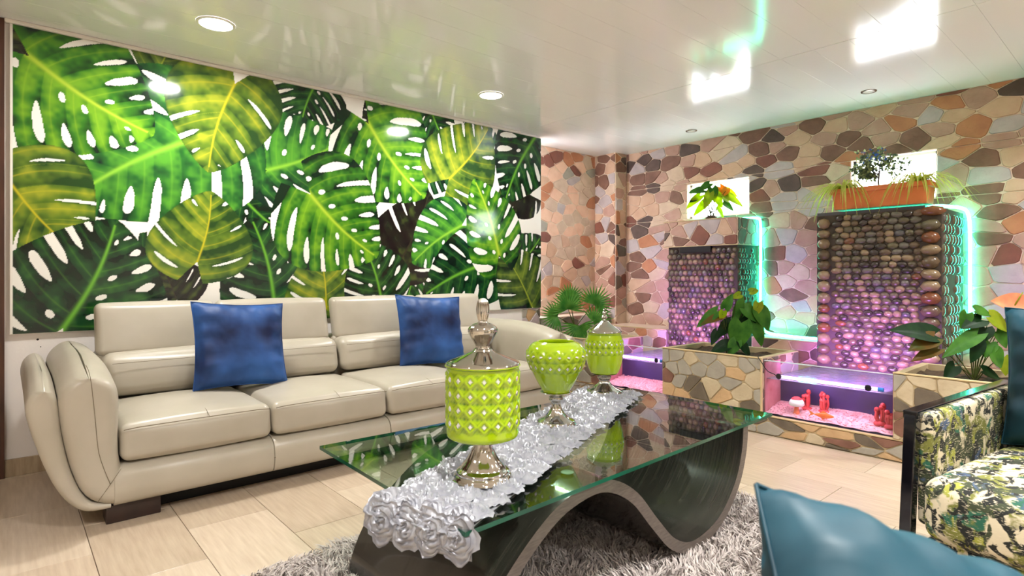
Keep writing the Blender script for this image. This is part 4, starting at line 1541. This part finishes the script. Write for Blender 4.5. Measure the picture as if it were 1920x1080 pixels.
chair = empty('armchair', (CHX, CHY, 0), CHR, label='armchair with a black lacquered frame and green floral upholstery', cat='armchair')
for s in (1, -1):
    ys = s * .36
    y0, y1 = ys - .019, ys + .019
    # front leg, leaning a little, arm rail, back leg
    g = G().add(*bbox(-.42, -.378, y0, y1, 0, .622, .004))
    g.V = [(x - .03 * (1 - z / .635), y + s * .012 * (1 - z / .635), z) for x, y, z in g.V]
    g.build('front_leg', LACQ, chair)
    g = G().add(*bbox(-.42, .48, y0 - .004, y1 + .004, .604, .634, .005))
    g.V = [(x, y, z + .02 * (x + .42) / .9) for x, y, z in g.V]
    g.build('arm_rail', LACQ, chair)
    mesh('back_leg', *bbox(.43, .48, y0, y1, 0, .632, .004), LACQ, chair)
    g = G().add(*rbox(.03, s * .335, .43, .82, .045, .385, .018, (0, .004, 0), 6, 2))
    g.V = [(x, y, z + .02 * (x + .42) / .9 * max(0, (z - .3) / .3)) for x, y, z in g.V]
    g.build('arm_panel', FLORAL, chair, True, 60)
mesh('seat_cushion', *rbox(-.06, 0, .325, .82, .622, .21, .05, (.02, 0, .03), 8, 3), FLORAL, chair, True)
mesh('seat_base', *rbox(-.035, 0, .15, .80, .618, .15, .02, (.0, 0, 0), 4, 2), FLORAL, chair, True, 60)
g = G().add(*rbox(.40, 0, .62, .14, .618, .52, .05, (.02, 0, .01), 8, 3))
g.V = [(x + (z - .4) * .12, y, z) for x, y, z in g.V]
g.build('backrest', FLORAL, chair, True)
c = Matrix.Rotation(CHR, 3, 'Z') @ Vector((.245, .035, 0))
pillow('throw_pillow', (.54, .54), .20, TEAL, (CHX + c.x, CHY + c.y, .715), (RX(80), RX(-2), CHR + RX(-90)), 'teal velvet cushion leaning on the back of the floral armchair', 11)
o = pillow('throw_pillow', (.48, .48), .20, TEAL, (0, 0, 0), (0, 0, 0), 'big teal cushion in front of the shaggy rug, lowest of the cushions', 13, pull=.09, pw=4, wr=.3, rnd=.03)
e1 = Vector((.70, -.61, -.34)).normalized()
e2 = Vector((-.634, -.48, -.60))
e2 = (e2 - e1 * e2.dot(e1)).normalized()
e3 = e1.cross(e2)
pc = Vector((.785, .384, .812)) + (e1 + e2) * .235
o.matrix_basis = Matrix(((e1.x, e2.x, e3.x, pc.x), (e1.y, e2.y, e3.y, pc.y), (e1.z, e2.z, e3.z, pc.z), (0, 0, 0, 1)))
ns = empty('slipper_chair', (.84, -.05, 0), RX(-41), label='low armless floral seat that carries the cushion close to the viewer', cat='chair')
mesh('seat_cushion', *rbox(0, 0, .29, .56, .50, .20, .05, (0, 0, .01), 4, 2), FLORAL, ns, True)
for (a, b) in ((-.22, -.19), (.22, -.19), (.22, .19), (-.22, .19)):
    mesh('leg', *bbox(a - .02, a + .02, b - .02, b + .02, 0, .20, .003), LACQ, ns)

# ------------------------------------------------------------------ plants
CR = Vector((.7523, -.6588, 0))       # along the stone corner, across the room
UPV = Vector((0, 0, 1))
AW = Vector((.6588, .7523, 0))


def leafmat(n, a, b, tr=0.4):
    m = mat(n, a, 0.45, col2=b, nscale=14, spec=0.2)
    nt = m.node_tree
    b_ = nt.nodes['Principled BSDF']
    out = [k for k in nt.nodes if k.type == 'OUTPUT_MATERIAL'][0]
    tl = nt.nodes.new('ShaderNodeBsdfTranslucent')
    mx = nt.nodes.new('ShaderNodeMixShader')
    mx.inputs[0].default_value = tr
    nt.links.new(b_.inputs['Base Color'].links[0].from_socket, tl.inputs['Color'])
    nt.links.new(b_.outputs[0], mx.inputs[1])
    nt.links.new(tl.outputs[0], mx.inputs[2])
    nt.links.new(mx.outputs[0], out.inputs['Surface'])
    return m


LEAF_G = leafmat('leaf_green', (50, 104, 34), (84, 140, 46))
LEAF_D = leafmat('leaf_dark', (16, 44, 20), (30, 66, 28))
LEAF_L = leafmat('leaf_lime', (150, 178, 40), (190, 196, 60), .6)
LEAF_Y = leafmat('leaf_yellow', (206, 214, 36), (170, 200, 40), .7)
LEAF_R = leafmat('leaf_russet', (120, 78, 34), (88, 92, 36))
LEAF_O = leafmat('leaf_orange', (232, 150, 30), (236, 178, 60))
SALMON = leafmat('spathe_salmon', (226, 140, 110), (236, 170, 120))
STEMM = leafmat('stem_green', (92, 104, 48), (70, 80, 40))


def heart(base, tip, w, nrm, fold=.25, droop=.12, nu=8, nv=6, th=.0012):
    """heart shaped leaf from its stalk end to its tip"""
    base, tip = Vector(base), Vector(tip)
    d = tip - base
    L = d.length
    d.normalize()
    side = d.cross(nrm).normalized()
    n = side.cross(d).normalized()
    V, F = [], []
    for sgn in (1, -1):
        n0 = len(V)
        for i in range(nu + 1):
            t = i / nu
            h = w * (math.sin(math.pi * min(1, (t * .94 + .06)) ** .62)) ** .85 if t < 1 else 0.0
            for j in range(nv + 1):
                s = 2 * j / nv - 1
                back = -.20 * L * abs(s) * (1 - t) ** 2
                p = base + d * (L * t + back) + side * (h * s) + n * (fold * h * abs(s) - droop * L * t * t + sgn * th)
                V.append(p)
        for i in range(nu):
            for j in range(nv):
                q = (n0 + i * (nv + 1) + j, n0 + (i + 1) * (nv + 1) + j, n0 + (i + 1) * (nv + 1) + j + 1, n0 + i * (nv + 1) + j + 1)
                F.append(q if sgn > 0 else q[::-1])
    return V, F


def foliage_plant(name, loc, label, s, leaves, flowers, seed, soil=None):
    """leaves: (stalk dx, dz, tip dx, dz, half width, depth, material) in steps of s metres from the foot of the plant"""
    rg = random.Random(seed)
    o = empty(name, loc, label=label, cat='plant')
    for (ax, az, tx, tz, w, dp, m) in leaves:
        a = CR * ax * s + UPV * az * s + AW * dp * s
        b = CR * tx * s + UPV * tz * s + AW * (dp - rg.uniform(2, 9)) * s
        nrm = (-AW * .8 + UPV * .7 + CR * rg.uniform(-.3, .3))
        ft = CR * rg.uniform(-4, 4) * s + AW * rg.uniform(-3, 3) * s
        mid = ft.lerp(a, .55) + UPV * (a - ft).length * .10
        mesh('stem', *tube(catmull([ft - UPV * 1.0 * s, mid, a], 5), .0032, 6, True, .0022), STEMM, o, True)
        mesh('leaf', *heart(a, b, w * s, nrm), m, o, True)
    for (ax, az, w, dp, ang, m, sp) in flowers:
        a = CR * ax * s + UPV * az * s + AW * dp * s
        ft = CR * rg.uniform(-3, 3) * s
        mid = ft.lerp(a, .6) + UPV * .03
        mesh('flower_stem', *tube(catmull([ft, mid, a], 5), .0026, 6), STEMM, o, True)
        dv = CR * math.cos(ang) + UPV * math.sin(ang)
        mesh('spathe', *heart(a - dv * w * s * .6, a + dv * w * s * 1.4, w * s * .8, -AW + UPV * .5, .3, .1), m, o, True)
        if sp:
            mesh('spadix', *tube([a, a + (UPV * .8 + CR * .5) * w * s * 1.0], .004, 6, True, .0025), LEAF_L, o, True)
    return o


foliage_plant('flamingo_flower', (4.25, 2.28, .495), 'leafy anthurium with pale green flowers in the middle planter', .00416,
              [(-22, 78, -62, 50, 11, 4, LEAF_G), (-14, 70, -56, 57, 9, 0, LEAF_R), (18, 58, 6, 6, 21, -12, LEAF_G), (52, 82, 72, 44, 18, -4, LEAF_G), (30, 94, 4, 58, 14, 2, LEAF_G), (46, 56, 56, 14, 12, -8, LEAF_G),
               (4, 58, -26, 30, 13, 2, LEAF_D), (-6, 18, -40, 4, 12, -8, LEAF_D), (14, 22, 34, -4, 12, -14, LEAF_D), (-6, 84, 4, 112, 10, 4, LEAF_G), (26, 84, 50, 60, 15, -6, LEAF_G), (8, 24, -8, -2, 12, -14, LEAF_G),
               (34, 72, 16, 34, 13, -2, LEAF_D), (-2, 46, 18, 24, 12, 4, LEAF_D), (60, 70, 40, 52, 12, 4, LEAF_D), (-20, 40, -34, 16, 9, 6, LEAF_D)],
              [(-15, 74, 9, -6, 4.4, LEAF_Y, False), (15, 108, 9, -2, 3.5, LEAF_L, True), (50, 88, 12, -8, 4.6, LEAF_L, True), (44, 116, 9, 0, .2, LEAF_L, True)], 3)
foliage_plant('flamingo_flower', (4.22, .76, .495), 'dark leafed anthurium with a salmon flower in the planter behind the armchair', .0031,
              [(-70, 84, -150, 98, 22, 6, LEAF_D), (-74, 78, -122, 58, 17, 0, LEAF_R), (0, 86, -68, 48, 15, -8, LEAF_G), (-66, 58, -116, 38, 12, 2, LEAF_R), (-34, 26, -58, 4, 13, 2, LEAF_D), (26, 52, 44, 26, 24, -10, LEAF_G),
               (16, 112, -26, 100, 15, 2, LEAF_D), (34, 118, 68, 92, 18, 4, LEAF_L), (4, 72, -14, 34, 14, -6, LEAF_D), (30, 70, 16, 44, 14, 0, LEAF_G), (46, 90, 64, 60, 16, 4, LEAF_G), (8, 20, 40, 6, 12, -12, LEAF_D),
               (-8, 124, -20, 96, 12, 6, LEAF_G), (58, 40, 62, 8, 14, 4, LEAF_L), (20, 98, 8, 70, 15, -2, LEAF_D), (10, 130, 40, 122, 13, 8, LEAF_G)],
              [(84, 140, 30, 8, 2.9, SALMON, True), (104, 128, 22, 10, -.5, LEAF_L, False)], 4)
foliage_plant('window_plant', (5.17, 2.96, 1.642), 'yellow green leafed plant on the stone head in front of the bright window', .0052,
              [(-14, 56, -44, 52, 9, 0, LEAF_G), (-20, 46, -48, 22, 8, 2, LEAF_Y), (-4, 50, -16, 20, 9, -4, LEAF_L), (2, 60, 4, 34, 10, 0, LEAF_G), (14, 50, 36, 34, 9, 2, LEAF_L), (24, 48, 60, 26, 10, 0, LEAF_L), (18, 62, 34, 40, 8, 4, LEAF_O), (6, 44, 20, 22, 9, -4, LEAF_Y),
               (-8, 36, -34, 8, 8, 2, LEAF_Y), (10, 22, 22, 2, 7, -5, LEAF_Y), (-26, 40, -42, 34, 6, 4, LEAF_D), (24, 34, 44, 18, 8, 4, LEAF_G), (-2, 68, -22, 56, 8, 4, LEAF_G), (30, 58, 50, 44, 7, 5, LEAF_Y)],
              [(26, 54, 9, -3, 4.2, LEAF_O, False)], 5)
# its small root ball
P = lathe([(.001, 0), (.05, 0), (.058, .012), (.05, .03), (.03, .045), (.001, .05)], 18)
mesh('root_ball', [(a * (1 + .1 * math.sin(5 * b * 40)), b, c - .004) for a, b, c in P[0]], P[1], SOIL, bpy.data.objects['window_plant'], True)

# fan palm
palm = empty('fan_palm', (4.21, 3.87, .495), label='small fan palm in the corner planter beside the sofa arm', cat='plant')
FANM = leafmat('fan_green', (54, 122, 44), (104, 160, 66))


def fan(center, out, nrm, R_, spread, nb, m, seed):
    rg = random.Random(seed)
    c, out = Vector(center), Vector(out).normalized()
    nrm = Vector(nrm).normalized()
    side = out.cross(nrm).normalized()
    nrm = side.cross(out).normalized()
    g = G()
    for k in range(nb):
        a = -spread / 2 + spread * k / (nb - 1)
        d = out * math.cos(a) + side * math.sin(a)
        sd = -out * math.sin(a) + side * math.cos(a)
        L = R_ * rg.uniform(.88, 1.05) * (.8 + .2 * math.cos(a / 2))
        V = []
        for (t, w, dz) in ((0, .003, 0), (.40, .0115, .0), (.75, .0065, -.03), (1.0, .0006, -.10)):
            p = c + d * L * t + nrm * (dz * L * rg.uniform(.6, 1.4))
            V += [p - sd * w + nrm * .003, p - nrm * .002, p + sd * w + nrm * .003]
        F = []
        for i in range(3):
            for j in range(2):
                F.append((3 * i + j, 3 * i + j + 1, 3 * i + j + 4, 3 * i + j + 3))
        g.add(V, F)
    return g


s_ = .0054
for k, (cx_, cz_, ox_, oz_, R_, dp) in enumerate(((-13, 44, -.1, 1.0, .20, -4), (36, 52, .45, .7, .20, 8), (-32, 30, -1, .05, .17, 0), (34, 20, .95, .45, .19, -6), (6, 14, .1, -1, .20, -16), (-8, 62, .2, .9, .15, 12))):
    c = CR * cx_ * s_ + UPV * (cz_ + 8) * s_ + AW * dp * s_
    st = catmull([(0, 0, .09), c * .5 + Vector((0, 0, .05)), c], 5)
    mesh('leaf_stalk', *tube(st, .005, 6, True, .003), STEMM, palm, True)
    fan(c, CR * ox_ + UPV * oz_ - AW * .15, -AW + UPV * .35, R_ * 1.05, 3.7, 19, FANM, k).build('fan_leaf', FANM, palm)
mesh('trunk', *tube(catmull([(0, 0, -.01), (.008, .004, .06), (0, 0, .12)], 4), .017, 10, True, .012), mat('trunk_brown', (92, 70, 48), 0.8), palm, True)

# terracotta planter with its plants
TERRA = mat('terracotta', (226, 132, 74), 0.55, col2=(212, 116, 62), nscale=8)
tp = empty('window_box', (4.92, 1.43, 1.607), label='long terracotta planter on top of the wide pebble fountain', cat='planter')
g = G()
for (x0, x1, y0, y1) in ((-.10, -.085, -.31, .31), (.085, .10, -.31, .31), (-.085, .085, -.31, -.295), (-.085, .085, .295, .31)):
    g.add(*bbox(x0, x1, y0, y1, 0, .135, .003))
g.add(*bbox(-.085, .085, -.295, .295, 0, .012, .002))
g.V = [(x * (.86 + .14 * z / .135), y * (.96 + .04 * z / .135), z) for x, y, z in g.V]
g.build('box_body', TERRA, tp)
g = G()
for (x0, x1, y0, y1) in ((-.112, -.09, -.325, .325), (.09, .112, -.325, .325), (-.09, .09, -.325, -.30), (-.09, .09, .30, .325)):
    g.add(*bbox(x0, x1, y0, y1, .120, .158, .004))
g.build('box_rim', TERRA, tp)
box('soil', -.085, .085, -.296, .296, .06, .128, SOIL, tp)
STRAP = leafmat('strap_leaf', (184, 200, 70), (222, 224, 130), .6)


def spider(loc, label, n, seed, Lr):
    rg = random.Random(seed)
    o = empty('spider_plant', loc, label=label, cat='plant', group='spider plants in the terracotta planter')
    for k in range(n):
        a = rg.uniform(0, 2 * math.pi)
        if k < n * .5:
            a = math.atan2(-CR.y if rg.random() < .5 else CR.y, -CR.x if rg.random() < .5 else CR.x) + rg.uniform(-.8, .8)
        L = rg.uniform(*Lr)
        d = Vector((math.cos(a), math.sin(a), 0))
        if d.x > .35:
            d.x = .35
        up = rg.uniform(.5, 1.15)
        g = G()
        V = []
        sd = d.cross(UPV).normalized()
        for i in range(7):
            t = i / 6
            p = d * L * (.75 * t) + UPV * L * (up * t - up * 1.15 * t * t * (1 + .25 * up)) + d * .008
            w = .0085 * (1 - t) ** .6 * (.55 + .45 * min(1, t * 4)) + .0004
            V += [p - sd * w, p + UPV * -.0012, p + sd * w]
        F = [(3 * i + j, 3 * i + j + 1, 3 * i + j + 4, 3 * i + j + 3) for i in range(6) for j in range(2)]
        mesh('strap_leaf', V, F, STRAP, o, True)
    return o


spider((4.90, 1.685, 1.748), 'spider plant at the end of the terracotta planter next to the narrow fountain', 96, 1, (.24, .46))
spider((4.90, 1.20, 1.748), 'spider plant at the outer end of the terracotta planter', 96, 2, (.24, .48))
sh = empty('small_bush', (4.93, 1.45, 1.748), label='small leaved bush with blue flowers in the middle of the terracotta planter', cat='plant')
rg = random.Random(8)
BARK = mat('bark', (96, 84, 80), 0.8)
mesh('trunk', *tube(catmull([(0, 0, -.02), (.004, .006, .05), (0, .0, .12), (0, -.006, .17)], 4), .008, 8, True, .004), BARK, sh, True)
tw, fo, fb = G(), [G(), G()], G()
for k in range(26):
    a = rg.uniform(0, 6.28)
    yy_, zz_ = math.cos(a), abs(math.sin(a))
    e = Vector((rg.uniform(-.05, .05), yy_ * rg.uniform(.08, .24), .13 + zz_ * rg.uniform(.05, .19)))
    P = catmull([(0, 0, rg.uniform(.06, .13)), e * .5 + Vector((0, 0, .03)), e], 4)
    tw.add(*tube(P, .0018, 4, False))
    for q in range(24):
        p = P[rg.randrange(4, len(P))] + Vector((rg.uniform(-.03, .03), rg.uniform(-.03, .03), rg.uniform(-.025, .03)))
        a2, L = rg.uniform(0, 6.28), rg.uniform(.020, .034)
        d = Vector((rg.uniform(-.5, .5), math.cos(a2), math.sin(a2))).normalized()
        s = d.cross(Vector((1, .2, .1))).normalized() * L * .28
        fo[q % 2].add([p, p + d * L * .5 + s, p + d * L, p + d * L * .5 - s], [(0, 1, 2, 3)])
for k in range(34):
    p = Vector((-.05 + rg.uniform(-.02, .02), rg.uniform(-.06, .10), .25 + rg.uniform(-.05, .05)))
    for q in range(5):
        a = q * 1.256
        d1_, d2_ = Vector((-.2, math.cos(a), math.sin(a))), Vector((-.2, math.cos(a + .9), math.sin(a + .9)))
        fb.add([p, p + d1_ * .007, p + d2_ * .007], [(0, 1, 2)])
tag(tw.build('twigs', BARK, sh), kind='stuff')
tag(fo[0].build('foliage', leafmat('bush_leaf', (120, 140, 84), (170, 180, 130)), sh), kind='stuff')
tag(fo[1].build('foliage', leafmat('bush_leaf_dark', (62, 78, 58), (92, 106, 84)), sh), kind='stuff')
tag(fb.build('blossom', mat('blue_blossom', (30, 90, 190), 0.5), sh), kind='stuff')
